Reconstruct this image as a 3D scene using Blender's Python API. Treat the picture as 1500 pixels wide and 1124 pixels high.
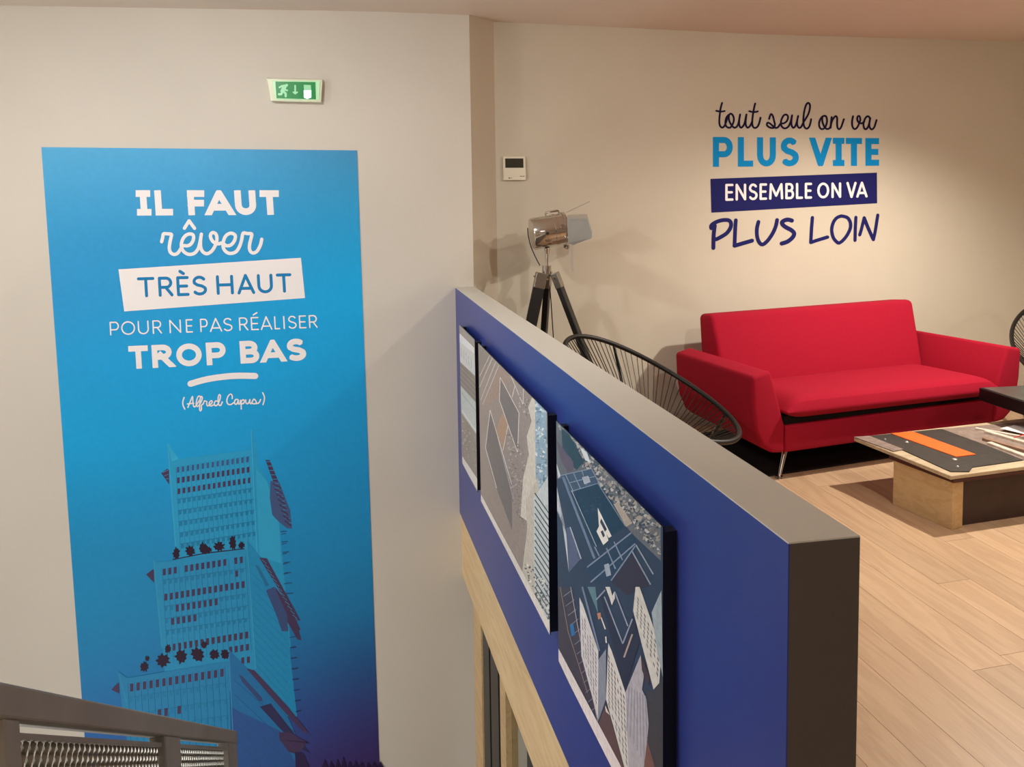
import bpy, bmesh, math, random
from mathutils import Vector, Matrix
random.seed(7)
S = bpy.context.scene
for o in list(bpy.data.objects): bpy.data.objects.remove(o)
COL = S.collection
V = Vector
def rad(a): return math.radians(a)

# ------------------------------------------------------------------ camera
EYE = V((0, 0, 1.75)); FPX = 1200.0; PX = 750.0; PY = 352.0
PITCH = rad(4.3); ROLL = rad(0.8)
fwd = V((0, math.cos(PITCH), -math.sin(PITCH)))
_r = V((1, 0, 0)); _u = _r.cross(fwd)
RGT = _r * math.cos(ROLL) - _u * math.sin(ROLL)
UPV = _r * math.sin(ROLL) + _u * math.cos(ROLL)
cd = bpy.data.cameras.new('camera'); cam = bpy.data.objects.new('camera', cd); COL.objects.link(cam)
m = Matrix((RGT, UPV, -fwd)).transposed().to_4x4(); m.translation = EYE
cam.matrix_world = m
cd.sensor_fit = 'HORIZONTAL'; cd.sensor_width = 36; cd.lens = FPX / 1500 * 36
cd.shift_y = -(562 - PY) / 1500; cd.clip_start = .02
S.camera = cam

# ------------------------------------------------------------------ light, exposure
S.view_settings.view_transform = 'Standard'; S.view_settings.look = 'None'
S.view_settings.gamma = 1; S.view_settings.use_curve_mapping = False
S.view_settings.exposure = 0.42
w = bpy.data.worlds.new('world'); S.world = w; w.use_nodes = True
w.node_tree.nodes['Background'].inputs[0].default_value = (.9, .92, 1, 1)
w.node_tree.nodes['Background'].inputs[1].default_value = 0.3
def spot(loc, tgt, power, size=120, blend=.6, radius=.04, col=(1, .86, .70)):
    l = bpy.data.lights.new('spot_light', 'SPOT'); l.energy = power; l.spot_size = rad(size); l.spot_blend = blend
    l.shadow_soft_size = radius; l.color = col
    o = bpy.data.objects.new('spot_light', l); COL.objects.link(o); o.location = loc
    o.rotation_euler = (V(tgt) - V(loc)).to_track_quat('-Z', 'Y').to_euler()
def area(loc, tgt, power, sx, sy, col=(1, .9, .8)):
    l = bpy.data.lights.new('area_light', 'AREA'); l.shape = 'RECTANGLE'; l.size = sx; l.size_y = sy; l.energy = power; l.color = col
    o = bpy.data.objects.new('area_light', l); COL.objects.link(o); o.location = loc
    o.rotation_euler = (V(tgt) - V(loc)).to_track_quat('-Z', 'Y').to_euler()
HC = 2.73
DOWN = [(2.0, 2.9), (3.05, 4.45), (-1.3, 2.6)]
def point(loc, power, radius, col):
    l = bpy.data.lights.new('point_light', 'POINT'); l.energy = power; l.shadow_soft_size = radius; l.color = col
    o = bpy.data.objects.new('point_light', l); COL.objects.link(o); o.location = loc
spot((2.0, 2.9, HC - .06), (1.7, 4.2, 0.6), 48, 150, .7, .035, (1, .92, .82))
spot((3.05, 4.45, HC - .06), (2.7, 4.5, 0), 235, 140, .8, .035, (1, .92, .80))
spot((-1.3, 2.6, HC - .06), (-1.3, 4.2, 0), 66, 160, .8, .06, (1, .985, .955))
point((-3.2, 1.9, 1.9), 50, .10, (1, .975, .94))  # added out-of-view point light, brightens ceiling and stairwell side
point((4.9, 2.6, 2.0), 26, .12, (1, .92, .82))  # added unseen point light for the ceiling and lounge side
area((-.4, -.6, 2.6), (-.4, -.4, 0), 12, 1.2, 1.2, (1, .95, .89))
area((-2.4, 2.2, -2.3), (-.1, 3.6, -.3), 24, .8, .8, (1, .96, .90))  # added low fill light, brightens the pine beam from the stairwell
area((2.2, 2.6, -1.0), (2.2, 2.8, -2.6), 24, 1.6, 1.6, (1, .96, .90))

# ------------------------------------------------------------------ helpers
def ray(px, py): return (RGT * ((px - PX) / FPX) - UPV * ((py - PY) / FPX) + fwd)
def atz(px, py, z):
    d = ray(px, py); return EYE + d * ((z - EYE.z) / d.z)
def atd(px, py, dep): return EYE + ray(px, py) * dep
class Pl:                                   # a vertical plane through a, b; n points to the viewer's side
    def __init__(s, a, b, off=0):
        d = V((b.x - a.x, b.y - a.y, 0)).normalized(); s.d = d; s.n = V((d.y, -d.x, 0))
        s.a = V((a.x, a.y, 0)) + s.n * off
        if (EYE - s.a).dot(s.n) < 0: s.n = -s.n; s.a = V((a.x, a.y, 0)) + s.n * off
    def at(s, px, py, off=0):
        q = s.a + s.n * off; d = ray(px, py); return EYE + d * ((q - EYE).dot(s.n) / d.dot(s.n))
def lin(c):
    return tuple(((x / 255) / 12.92 if x / 255 <= .04045 else ((x / 255 + .055) / 1.055) ** 2.4) for x in c[:3])
class MB:
    def __init__(s): s.v = []; s.f = []; s.c = []
    def poly(s, pts, col=None):
        i = len(s.v); s.v += [tuple(p) for p in pts]; s.f.append(list(range(i, i + len(pts)))); s.c.append(col); return s
    def mesh(s, vs, fs, col=None):
        i = len(s.v); s.v += [tuple(p) for p in vs]
        for f in fs: s.f.append([i + k for k in f]); s.c.append(col)
        return s
    def box(s, a, b, M=None):
        (x0, y0, z0), (x1, y1, z1) = a, b
        vs = [V((x, y, z)) for z in (z0, z1) for y in (y0, y1) for x in (x0, x1)]
        if M: vs = [M @ p for p in vs]
        return s.mesh(vs, [(0, 2, 3, 1), (4, 5, 7, 6), (0, 1, 5, 4), (2, 6, 7, 3), (0, 4, 6, 2), (1, 3, 7, 5)])
    def prism(s, base, top):
        n = len(base); return s.mesh(list(base) + list(top), [list(range(n))[::-1], list(range(n, 2 * n))] + [(i, (i + 1) % n, n + (i + 1) % n, n + i) for i in range(n)])
    def tube(s, pts, r, n=8, closed=False, caps=True):
        pts = [V(p) for p in pts]; N = len(pts); rs = r if isinstance(r, (list, tuple)) else [r] * N
        vs = []; prev = None
        for i, p in enumerate(pts):
            if closed: t = pts[(i + 1) % N] - pts[i - 1]
            else: t = pts[min(i + 1, N - 1)] - pts[max(i - 1, 0)]
            t.normalize()
            if prev is None: a = t.orthogonal().normalized()
            else:
                a = prev - t * prev.dot(t)
                a = a.normalized() if a.length > 1e-6 else t.orthogonal().normalized()
            prev = a; b = t.cross(a)
            for k in range(n):
                th = 2 * math.pi * k / n; vs.append(p + (a * math.cos(th) + b * math.sin(th)) * rs[i])
        fs = []
        for i in range(N if closed else N - 1):
            j = (i + 1) % N
            for k in range(n): fs.append((i * n + k, i * n + (k + 1) % n, j * n + (k + 1) % n, j * n + k))
        if caps and not closed: fs += [list(range(n))[::-1], [(N - 1) * n + k for k in range(n)]]
        return s.mesh(vs, fs)
def obj(name, mb, mat, parent=None, bevel=0, seg=2, smooth=False, sub=0, **kw):
    me = bpy.data.meshes.new(name); me.from_pydata(mb.v, [], mb.f); me.materials.append(mat)
    if any(c is not None for c in mb.c):
        at = me.color_attributes.new('Col', 'FLOAT_COLOR', 'CORNER'); k = 0
        for f, c in zip(mb.f, mb.c):
            if c and isinstance(c[0], (tuple, list)): cc = [lin(q) + (1,) for q in c]
            else: cc = [lin(c) + (1,) if c else (1, 1, 1, 1)] * len(f)
            for q in cc: at.data[k].color = q; k += 1
    bm = bmesh.new(); bm.from_mesh(me)
    if not any(c is not None for c in mb.c): bmesh.ops.recalc_face_normals(bm, faces=bm.faces)
    if bevel:
        es = [e for e in bm.edges if len(e.link_faces) == 2 and e.calc_face_angle(0) > rad(28)]
        bmesh.ops.bevel(bm, geom=es, offset=bevel, segments=seg, profile=.5, affect='EDGES', clamp_overlap=True)
    if smooth:
        for f in bm.faces: f.smooth = True
        for e in bm.edges:
            if len(e.link_faces) == 2 and e.calc_face_angle(0) > rad(45): e.smooth = False
    bm.to_mesh(me); bm.free()
    o = bpy.data.objects.new(name, me); COL.objects.link(o)
    if parent:
        o.parent = parent; bpy.context.view_layer.update() if False else None
        o.matrix_parent_inverse = Matrix.Identity(4)
        o.matrix_local = parent['_inv_m'] if False else WINV.get(parent.name, Matrix.Identity(4))
    if sub:
        md = o.modifiers.new('sub', 'SUBSURF'); md.levels = sub; md.render_levels = sub
    for k, v in kw.items(): o[k] = v
    return o
WINV = {}       # thing name -> inverse of its placement, so parts given in world coordinates stay put
def thing(name, label, cat, loc=(0, 0, 0), group=None, kind=None):
    o = bpy.data.objects.new(name, None); COL.objects.link(o); o.location = loc; o.empty_display_size = .1
    WINV[o.name] = Matrix.Translation(-V(loc))
    if kind: o['kind'] = kind
    if label: o['label'] = label
    if cat: o['category'] = cat
    if group: o['group'] = group
    return o
def child_of_part(name, mb, mat, part, **kw):    # sub-part of a mesh part (part's own matrix carried)
    o = obj(name, mb, mat, None, **kw); o.parent = part; o.matrix_parent_inverse = Matrix.Identity(4); o.matrix_local = Matrix.Identity(4)
    return o
def struct(name, mb, mat, label=None, **kw):
    o = obj(name, mb, mat, None, **kw); o['kind'] = 'structure'
    if label: o['label'] = label
    return o

# ------------------------------------------------------------------ materials
def mat(name, rgb, rough=.6, metal=0, noise=0, nscale=20, bump=0, bscale=200, spec=.5, emit=None, estr=0, attr=False, coat=0, stretch=None, alpha=None, trans=0, gain=1.0):
    mt = bpy.data.materials.new(name); mt.use_nodes = True; nt = mt.node_tree; b = nt.nodes['Principled BSDF']
    c = lin(rgb) + (1,)
    b.inputs['Base Color'].default_value = c; b.inputs['Roughness'].default_value = rough; b.inputs['Metallic'].default_value = metal
    b.inputs['Specular IOR Level'].default_value = spec; b.inputs['Coat Weight'].default_value = coat
    b.inputs['Transmission Weight'].default_value = trans
    tc = nt.nodes.new('ShaderNodeTexCoord'); vec = tc.outputs['Object']
    if stretch:
        mp = nt.nodes.new('ShaderNodeMapping'); mp.inputs['Scale'].default_value = stretch; nt.links.new(vec, mp.inputs[0]); vec = mp.outputs[0]
    src = None
    if attr:
        a = nt.nodes.new('ShaderNodeAttribute'); a.attribute_name = 'Col'; src = a.outputs['Color']
    if noise:
        n = nt.nodes.new('ShaderNodeTexNoise'); n.inputs['Scale'].default_value = nscale; n.inputs['Detail'].default_value = 5; nt.links.new(vec, n.inputs['Vector'])
        mr = nt.nodes.new('ShaderNodeMapRange'); mr.inputs[1].default_value = .3; mr.inputs[2].default_value = .7
        mr.inputs[3].default_value = (1 - noise) * gain; mr.inputs[4].default_value = (1 + noise) * gain; nt.links.new(n.outputs[0], mr.inputs[0])
        mx = nt.nodes.new('ShaderNodeVectorMath'); mx.operation = 'SCALE'
        if src: nt.links.new(src, mx.inputs[0])
        else: mx.inputs[0].default_value = c[:3]
        nt.links.new(mr.outputs[0], mx.inputs['Scale']); src = mx.outputs[0]
    if src: nt.links.new(src, b.inputs['Base Color'])
    if bump:
        n2 = nt.nodes.new('ShaderNodeTexNoise'); n2.inputs['Scale'].default_value = bscale; n2.inputs['Detail'].default_value = 3; nt.links.new(vec, n2.inputs['Vector'])
        bp = nt.nodes.new('ShaderNodeBump'); bp.inputs['Strength'].default_value = bump; bp.inputs['Distance'].default_value = .004
        nt.links.new(n2.outputs[0], bp.inputs['Height']); nt.links.new(bp.outputs[0], b.inputs['Normal'])
    if emit: b.inputs['Emission Color'].default_value = lin(emit) + (1,); b.inputs['Emission Strength'].default_value = estr
    return mt
def wood_mat(name, c1, c2, rot=0, rough=.5, sc=1.0):
    mt = bpy.data.materials.new(name); mt.use_nodes = True; nt = mt.node_tree; b = nt.nodes['Principled BSDF']; L = nt.links
    tc = nt.nodes.new('ShaderNodeTexCoord'); oi = nt.nodes.new('ShaderNodeObjectInfo')
    mp = nt.nodes.new('ShaderNodeMapping'); mp.vector_type = 'POINT'; mp.inputs['Rotation'].default_value = (0, 0, rot)
    L.new(tc.outputs['Object'], mp.inputs[0])
    off = nt.nodes.new('ShaderNodeVectorMath'); off.operation = 'SCALE'; off.inputs[0].default_value = (13.1, 7.7, 3.3); L.new(oi.outputs['Random'], off.inputs['Scale'])
    ad = nt.nodes.new('ShaderNodeVectorMath'); L.new(mp.outputs[0], ad.inputs[0]); L.new(off.outputs[0], ad.inputs[1])
    st = nt.nodes.new('ShaderNodeVectorMath'); st.operation = 'MULTIPLY'; st.inputs[1].default_value = (9 * sc, .9 * sc, 9 * sc); L.new(ad.outputs[0], st.inputs[0])
    n = nt.nodes.new('ShaderNodeTexNoise'); n.inputs['Scale'].default_value = 1.4; n.inputs['Detail'].default_value = 3; n.inputs['Distortion'].default_value = .5; L.new(st.outputs[0], n.inputs['Vector'])
    ml = nt.nodes.new('ShaderNodeMath'); ml.operation = 'MULTIPLY'; ml.inputs[1].default_value = 26; L.new(n.outputs[0], ml.inputs[0])
    sn = nt.nodes.new('ShaderNodeMath'); sn.operation = 'SINE'; L.new(ml.outputs[0], sn.inputs[0])
    n2 = nt.nodes.new('ShaderNodeTexNoise'); n2.inputs['Scale'].default_value = 14; n2.inputs['Detail'].default_value = 6; L.new(st.outputs[0], n2.inputs['Vector'])
    mr = nt.nodes.new('ShaderNodeMapRange'); mr.inputs[1].default_value = -1; mr.inputs[2].default_value = 1; mr.inputs[3].default_value = 0; mr.inputs[4].default_value = .45; L.new(sn.outputs[0], mr.inputs[0])
    a2 = nt.nodes.new('ShaderNodeMath'); a2.operation = 'MULTIPLY_ADD'; a2.inputs[1].default_value = .6; L.new(n2.outputs[0], a2.inputs[0]); L.new(mr.outputs[0], a2.inputs[2])
    mx = nt.nodes.new('ShaderNodeMix'); mx.data_type = 'RGBA'; mx.inputs[6].default_value = lin(c1) + (1,); mx.inputs[7].default_value = lin(c2) + (1,); L.new(a2.outputs[0], mx.inputs[0])
    vr = nt.nodes.new('ShaderNodeMapRange'); vr.inputs[3].default_value = .9; vr.inputs[4].default_value = 1.1; L.new(oi.outputs['Random'], vr.inputs[0])
    sc2 = nt.nodes.new('ShaderNodeVectorMath'); sc2.operation = 'SCALE'; L.new(mx.outputs[2], sc2.inputs[0]); L.new(vr.outputs[0], sc2.inputs['Scale'])
    L.new(sc2.outputs[0], b.inputs['Base Color']); b.inputs['Roughness'].default_value = rough
    bp = nt.nodes.new('ShaderNodeBump'); bp.inputs['Strength'].default_value = .15; bp.inputs['Distance'].default_value = .002; L.new(n2.outputs[0], bp.inputs['Height']); L.new(bp.outputs[0], b.inputs['Normal'])
    return mt
M_wall = mat('wall_paint', (215, 209, 199), .75, noise=.03, nscale=1.5, bump=.12, bscale=120)
M_wallb = mat('wall_paint_lounge', (209, 201, 183), .7, noise=.03, nscale=1.5, bump=.12, bscale=120)
M_ceil = mat('ceiling_paint', (226, 214, 202), .8, noise=.02, nscale=1)
M_blue = mat('blue_paint', (50, 66, 148), .32, noise=.04, nscale=3)
M_cap = mat('grey_coping_paint', (212, 210, 202), .5, noise=.02, nscale=4)
M_end = mat('unlit_end_grey', (92, 88, 84), .6)  # shade of the unlit parapet end put into the colour
M_pine = wood_mat('pine', (226, 196, 148), (205, 168, 118), 0, .55, 1.3)
M_print = mat('print', (255, 255, 255), .6, attr=True, noise=.03, nscale=40, spec=.25)
M_gloss = mat('photo_print', (255, 255, 255), .3, attr=True, noise=.12, nscale=60, gain=1.3)
M_white = mat('white_vinyl', (250, 247, 248), .5)
M_lblue = mat('blue_vinyl', (30, 134, 196), .7, spec=.2)
M_cyan = mat('cyan_vinyl', (8, 146, 216), .7, spec=.15)
M_navy = mat('navy_vinyl', (30, 32, 98), .7, spec=.15)
M_dnavy = mat('dark_vinyl', (26, 18, 56), .7, spec=.15)
M_black = mat('black_lacquer', (14, 13, 14), .4)
M_blackw = mat('black_wood', (20, 18, 18), .5, noise=.1)
M_cord = mat('black_cord', (22, 20, 18), .45)
M_chrome = mat('chrome', (215, 210, 205), .1, 1)
M_steel = mat('brushed_steel', (170, 166, 158), .28, 1)
M_door = mat('grey_metal_flap', (176, 174, 168), .45, .2)
M_rail = mat('grey_rail_paint', (150, 149, 144), .5, .1, noise=.06, nscale=12)
M_mesh = mat('galvanised_mesh', (150, 150, 142), .4, .6)
M_red = mat('red_fabric', (168, 20, 46), .9, noise=.10, nscale=160, bump=.5, bscale=700, spec=.2)
M_dark = mat('matt_black', (10, 6, 8), .9)
M_plast = mat('white_plastic', (235, 228, 208), .4)
M_lcd = mat('lcd_dark', (56, 52, 40), .2)
M_gtxt = mat('grey_print', (120, 112, 100), .6)
M_floorw = wood_mat('oak_floor', (208, 176, 142), (184, 150, 118), -rad(13.3), .42)
M_light = wood_mat('light_board', (214, 196, 165), (180, 158, 126), rad(70), .6, 1.6)
M_weath = mat('weathered_board', (140, 122, 112), .7, noise=.25, nscale=30)
M_slate = mat('dark_slate_board', (58, 54, 50), .55, noise=.2, nscale=30, bump=.2, bscale=80)
M_orange = mat('orange_strip', (250, 112, 40), .5, noise=.05)
M_paper = mat('paper', (240, 238, 235), .6)
M_brown = mat('dark_brown_board', (62, 42, 36), .6, noise=.1)
M_redt = mat('dark_red_spacer', (70, 22, 20), .5)
M_redp = mat('red_plastic', (215, 40, 40), .4)
M_stone = mat('metal_dome', (200, 198, 192), .35, .5)
M_glass = mat('glass', (225, 235, 230), .03, trans=1)
M_conc = mat('concrete', (150, 142, 132), .8, noise=.1, nscale=5)
M_dmet = mat('dark_metal', (62, 58, 52), .4, .5)
M_lamp = mat('downlight_glow', (255, 240, 215), .5, emit=(255, 232, 200), estr=6)
M_green = mat('exit_green', (0, 130, 60), .3, emit=(0, 150, 64), estr=.12)
M_greenl = mat('exit_pictogram', (150, 215, 170), .3, emit=(150, 235, 180), estr=.16)
M_greenw = mat('exit_lamp_spot', (255, 255, 255), .3, emit=(215, 250, 255), estr=1.6)
M_exitc = mat('exit_casing', (226, 232, 205), .25)
M_exitg = mat('exit_lit_diffuser', (190, 235, 190), .25, emit=(170, 235, 190), estr=.15)

# ------------------------------------------------------------------ key planes (metres)
ZT, ZB, ZW = 1.10, -.30, -.70                     # parapet top, bottom of blue panel, bottom of beam
A = atz(667, 421, ZT); B = atz(1155, 795, ZT); B2 = atz(1260, 785, ZT)
BLUE = Pl(A, B)
aw = rad(12.5); LW = Pl(A, A + V((math.cos(aw), math.sin(aw), 0)))
K = LW.at(694, 418); K = V((K.x, K.y, 0))
sp = atz(723, 31.5, HC); sp = V((sp.x, sp.y, 0))
ab = rad(17.5); BW = Pl(sp, sp + V((math.cos(ab), math.sin(ab), 0)))
flat = lambda p, z: V((p.x, p.y, z))
LOW = -2.66
# ------------------------------------------------------------------ room shell
def wall(name, p, q, z0, z1, m_, th=.12, label=None, z1b=None):
    d = (flat(q, 0) - flat(p, 0)).normalized(); n = V((-d.y, d.x, 0)) * th      # thickness to the left of p->q
    z1b = z1 if z1b is None else z1b
    base = [flat(p, z0), flat(q, z0), flat(q, z0) + n, flat(p, z0) + n]
    top = [flat(p, z1), flat(q, z1b), flat(q, z1b) + n, flat(p, z1) + n]
    return struct(name, MB().prism(base, top), m_, label)
lwL = LW.a + LW.d * (-4.2 if LW.d.x > 0 else 4.2)                          # far left end of the banner wall
LWd = LW.d if LW.d.x > 0 else -LW.d; BWd = BW.d if BW.d.x > 0 else -BW.d
lwL = flat(A, 0) - LWd * 3.6
bwR = sp + BWd * 6.2
TOPZ = 2.9
wall('wall_left', lwL, K, LOW, TOPZ, M_wall, .14, 'pale grey-beige wall of the stairwell carrying the blue banner')
wall('wall_lower', K, K + LWd * 6.5, LOW, -.35, M_wall, .14, 'pale wall of the lower level behind the glazed partition')
wall('wall_corner', K, sp, -.3, TOPZ, M_wallb, .14, 'narrow angled wall return between banner wall and lounge wall')
wall('wall_back', sp, bwR, -.3, TOPZ, M_wallb, .14, 'warm beige lounge wall with the wall lettering')
REAR = -2.6
rr = V((bwR.x, REAR, 0)); rl = V((lwL.x, REAR, 0))
wall('wall_right', bwR, rr, -.3, TOPZ, M_wallb)
wall('wall_rear', rr, rl, -.3, TOPZ, M_wall)
wall('wall_far_left', rl, lwL, LOW, TOPZ, M_wall)
# ceiling: follows the wall-ceiling lines seen in the photograph
ctr = lambda pl, x, y: pl.at(x, y)
c0 = LW.at(0, 8); c1 = LW.at(560, 17); c2 = LW.at(683, 22); c3 = BW.at(723, 31.5); c4 = BW.at(1110, 50); c5 = BW.at(1500, 61)
cb = MB()
top = [V((lwL.x, lwL.y, c0.z)), c0, c1, c2, c3, c4, c5, V((bwR.x, bwR.y, c5.z))]
bot = [V((p.x, REAR, HC)) for p in top]
mid = [a.lerp(b, .25) for a, b in zip(top, bot)]
for p in mid: p.z = HC
ext = [p + V((0, .12, 0)) for p in top]
n = len(top)
cb.mesh(ext + top + mid + bot, [(r * n + i, r * n + i + 1, (r + 1) * n + i + 1, (r + 1) * n + i) for r in range(3) for i in range(n - 1)])
struct('ceiling', cb, M_ceil, smooth=True)

# floor slab (lounge) with planks; landing behind; lower floor
pd = (flat(B, 0) - flat(A, 0)).normalized()       # parapet direction, towards the camera
pn = V((-pd.y, pd.x, 0)) ; pn = pn if pn.x > 0 else -pn   # towards the lounge
capw = (flat(B2, 0) - flat(A, 0)).dot(pn)
PL_END = (flat(B, 0) - flat(A, 0)).length
f0 = flat(A, 0) + pn * capw * .5; f1 = f0 + pd * (PL_END + .02)
slab = [K + V((.03, 0, 0)), sp, bwR, rr, rl, V((rl.x, .85, 0)), flat(A, 0) + pd * ((A.y - .85) / -pd.y) + pn * .0, f1, f0 + pd * .05]
slab = [flat(p, 0) for p in slab]
fl = struct('floor', MB().prism([p + V((0, 0, -.28)) for p in slab], [p + V((0, 0, -.012)) for p in slab]), M_floorw, 'light oak plank floor of the lounge')
struct('floor_lower', MB().prism([V((-5, -3, LOW - .1)), V((7, -3, LOW - .1)), V((7, 7, LOW - .1)), V((-5, 7, LOW - .1))], [V((-5, -3, LOW)), V((7, -3, LOW)), V((7, 7, LOW)), V((-5, 7, LOW))]), M_conc)
wall('wall_under_landing', V((rl.x, .85, 0)), V((6.5, .85, 0)), LOW, -.28, M_wall, -.1)
wall('wall_lower_right', V((6.5, .85, 0)), K + LWd * 6.7, LOW, -.28, M_wall, -.1)
def clip(poly, p, nrm):
    out = []
    for i in range(len(poly)):
        a, b = poly[i], poly[(i + 1) % len(poly)]; da, db = (a - p).dot(nrm), (b - p).dot(nrm)
        if da >= 0: out.append(a)
        if da * db < 0: out.append(a.lerp(b, da / (da - db)))
    return out
PWID, PLEN = .165, 2.1
cuts = [(flat(A, 0) + pn * (capw + .002), pn), (sp - BW.n * .0 + BW.n * .003, BW.n), (K, V(((sp - K).y, -(sp - K).x, 0)).normalized())]
Mpl = Matrix.Identity(4)
org = flat(A, 0)
random.seed(3)
for i in range(0, 30):
    o0 = random.uniform(-PLEN, 0) - 2.2
    for j in range(0, 5):
        u0 = capw - .06 + i * PWID; v0 = o0 + j * PLEN
        q = [org + pn * (u0 + a) + pd * (v0 + b) for a, b in ((.0008, .0008), (PWID - .0008, .0008), (PWID - .0008, PLEN - .0008), (.0008, PLEN - .0008))]
        for p, nn in cuts:
            q = clip(q, p, nn)
            if len(q) < 3: break
        if len(q) < 3: continue
        if max(p.y for p in q) < .2: continue
        cx = sum(q, V()) / len(q)
        me_v = [p - cx for p in q]
        mb = MB().prism([p + V((0, 0, -.012)) for p in me_v], me_v)
        o = obj('plank', mb, M_floorw); o.parent = fl; o.location = cx

# ------------------------------------------------------------------ parapet
wp = thing('wall_parapet', 'blue-faced parapet wall with pale grey coping beside the stairwell', None, flat(A, 0), kind='structure')
e0 = flat(A, 0) - pd * .0; e1 = flat(B, 0)
t0 = e0 + pn * capw; t1 = flat(B2, 0)
core = [e0 + pn * .002 , e1 + pn * .002, t1, t0]
# far end cut along the banner wall
fa = flat(A, 0) ; fb = K.copy()
cz = .003
obj('panel', MB().prism([flat(fa, ZB), flat(e1, ZB), flat(e1 + pn * .003, ZB), flat(fa + pn * .003, ZB)], [flat(fa, ZT - cz), flat(e1, ZT - cz), flat(e1 + pn * .003, ZT - cz), flat(fa + pn * .003, ZT - cz)]), M_blue, wp, label='dark blue painted face')
g_ = pn * .003
obj('end_face', MB().prism([flat(fa + g_, ZB), flat(e1 + g_, ZB), flat(t1, ZB), flat(fb, ZB)], [flat(fa + g_, ZT - cz), flat(e1 + g_, ZT - cz), flat(t1, ZT - cz), flat(fb, ZT - cz)]), M_end, wp, label='dark grey end, unlit tone put into its colour')
obj('coping', MB().prism([flat(fa, ZT - cz), flat(e1, ZT - cz), flat(t1, ZT - cz), flat(fb, ZT - cz)], [flat(fa, ZT), flat(e1, ZT), flat(t1, ZT), flat(fb, ZT)]), M_cap, wp, label='pale grey coping')
# pine beam under it
bo = flat(A, 0) + pn * .01
struct('trim_1', MB().prism([flat(bo, ZW), flat(e1 + pn * .01, ZW), flat(t1, ZW), flat(fb, ZW)], [flat(bo, ZB), flat(e1 + pn * .01, ZB), flat(t1, ZB), flat(fb, ZB)]), wood_mat('pine_beam', (232, 206, 160), (214, 180, 132), -rad(13.3), .55, 1.2), 'pale pine beam carrying the blue parapet')
kn = thing('glazed_partition', 'glazed partition with pine and dark metal posts under the pine beam', 'partition', flat(A, LOW) + pn * .04 + pd * 2)
def run(a, b, z0, z1, th, off=.03): return MB().prism([flat(org + pd * a + pn * off, z0), flat(org + pd * b + pn * off, z0), flat(org + pd * b + pn * (off + th), z0), flat(org + pd * a + pn * (off + th), z0)], [flat(org + pd * a + pn * off, z1), flat(org + pd * b + pn * off, z1), flat(org + pd * b + pn * (off + th), z1), flat(org + pd * a + pn * (off + th), z1)])
for a, b, mt_ in ((.25, .48, M_pine), (.53, .70, M_dmet), (.74, .93, M_dmet), (.97, 1.10, M_pine), (1.53, 1.67, M_dmet), (2.6, 2.75, M_pine)):
    obj('post', run(a, b, LOW, ZW, .07), mt_, kn, label='pine post' if mt_ is M_pine else 'dark metal post')
for a, b in ((.70, .74), (1.10, 1.53), (1.67, 2.6)):
    obj('pane', run(a, b, LOW + .02, ZW, .008, .06), M_glass, kn)
M_bdry = None

# ------------------------------------------------------------------ pictures on the blue face
OFF = .035
def strip_col(a, b): return (a, b)
def ribbon2(pts, w):              # pixel-space ribbon -> list of polygons
    out = []
    for p, q in zip(pts, pts[1:]):
        dx, dy = q[0] - p[0], q[1] - p[1]; L = math.hypot(dx, dy) or 1; nx, ny = -dy / L * w / 2, dx / L * w / 2
        out.append([(p[0] + nx, p[1] + ny), (q[0] + nx, q[1] + ny), (q[0] - nx, q[1] - ny), (p[0] - nx, p[1] - ny)])
    return out
class Art:
    def __init__(s, plane, off, base, step=.00012, clipq=None): s.p = plane; s.o = off; s.mb = MB(); s.k = 0; s.step = step; s.clipq = clipq
    def poly(s, pts, col, up=True):
        if up: s.k += 1
        if s.clipq:
            pts = [V((x, y)) for x, y in pts]; Q = s.clipq; c = sum((V(q) for q in Q), V((0, 0))) / len(Q)
            for i in range(len(Q)):
                a, b = V(Q[i]), V(Q[(i + 1) % len(Q)]); nn = V((-(b - a).y, (b - a).x))
                if (c - a).dot(nn) < 0: nn = -nn
                pts = clip(pts, a, nn)
                if len(pts) < 3: return
        s.mb.poly([s.p.at(x, y, s.o + s.k * s.step) for x, y in pts], col)
    def rib(s, pts, w, col):
        s.k += 1
        for q in ribbon2(pts, w): s.poly(q, col, False)
    def grid(s, p00, p10, p11, p01, nu, nv, fu, fv, col, skip=0, rnd=random):
        s.k += 1
        L2 = lambda a, b, t: (a[0] + (b[0] - a[0]) * t, a[1] + (b[1] - a[1]) * t)
        at = lambda u, v: L2(L2(p00, p10, u), L2(p01, p11, u), v)
        for i in range(nu):
            for j in range(nv):
                if rnd.random() < skip: continue
                u0 = (i + (1 - fu) / 2) / nu; u1 = (i + (1 + fu) / 2) / nu; v0 = (j + (1 - fv) / 2) / nv; v1 = (j + (1 + fv) / 2) / nv
                s.poly([at(u0, v0), at(u1, v0), at(u1, v1), at(u0, v1)], col, False)
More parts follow.
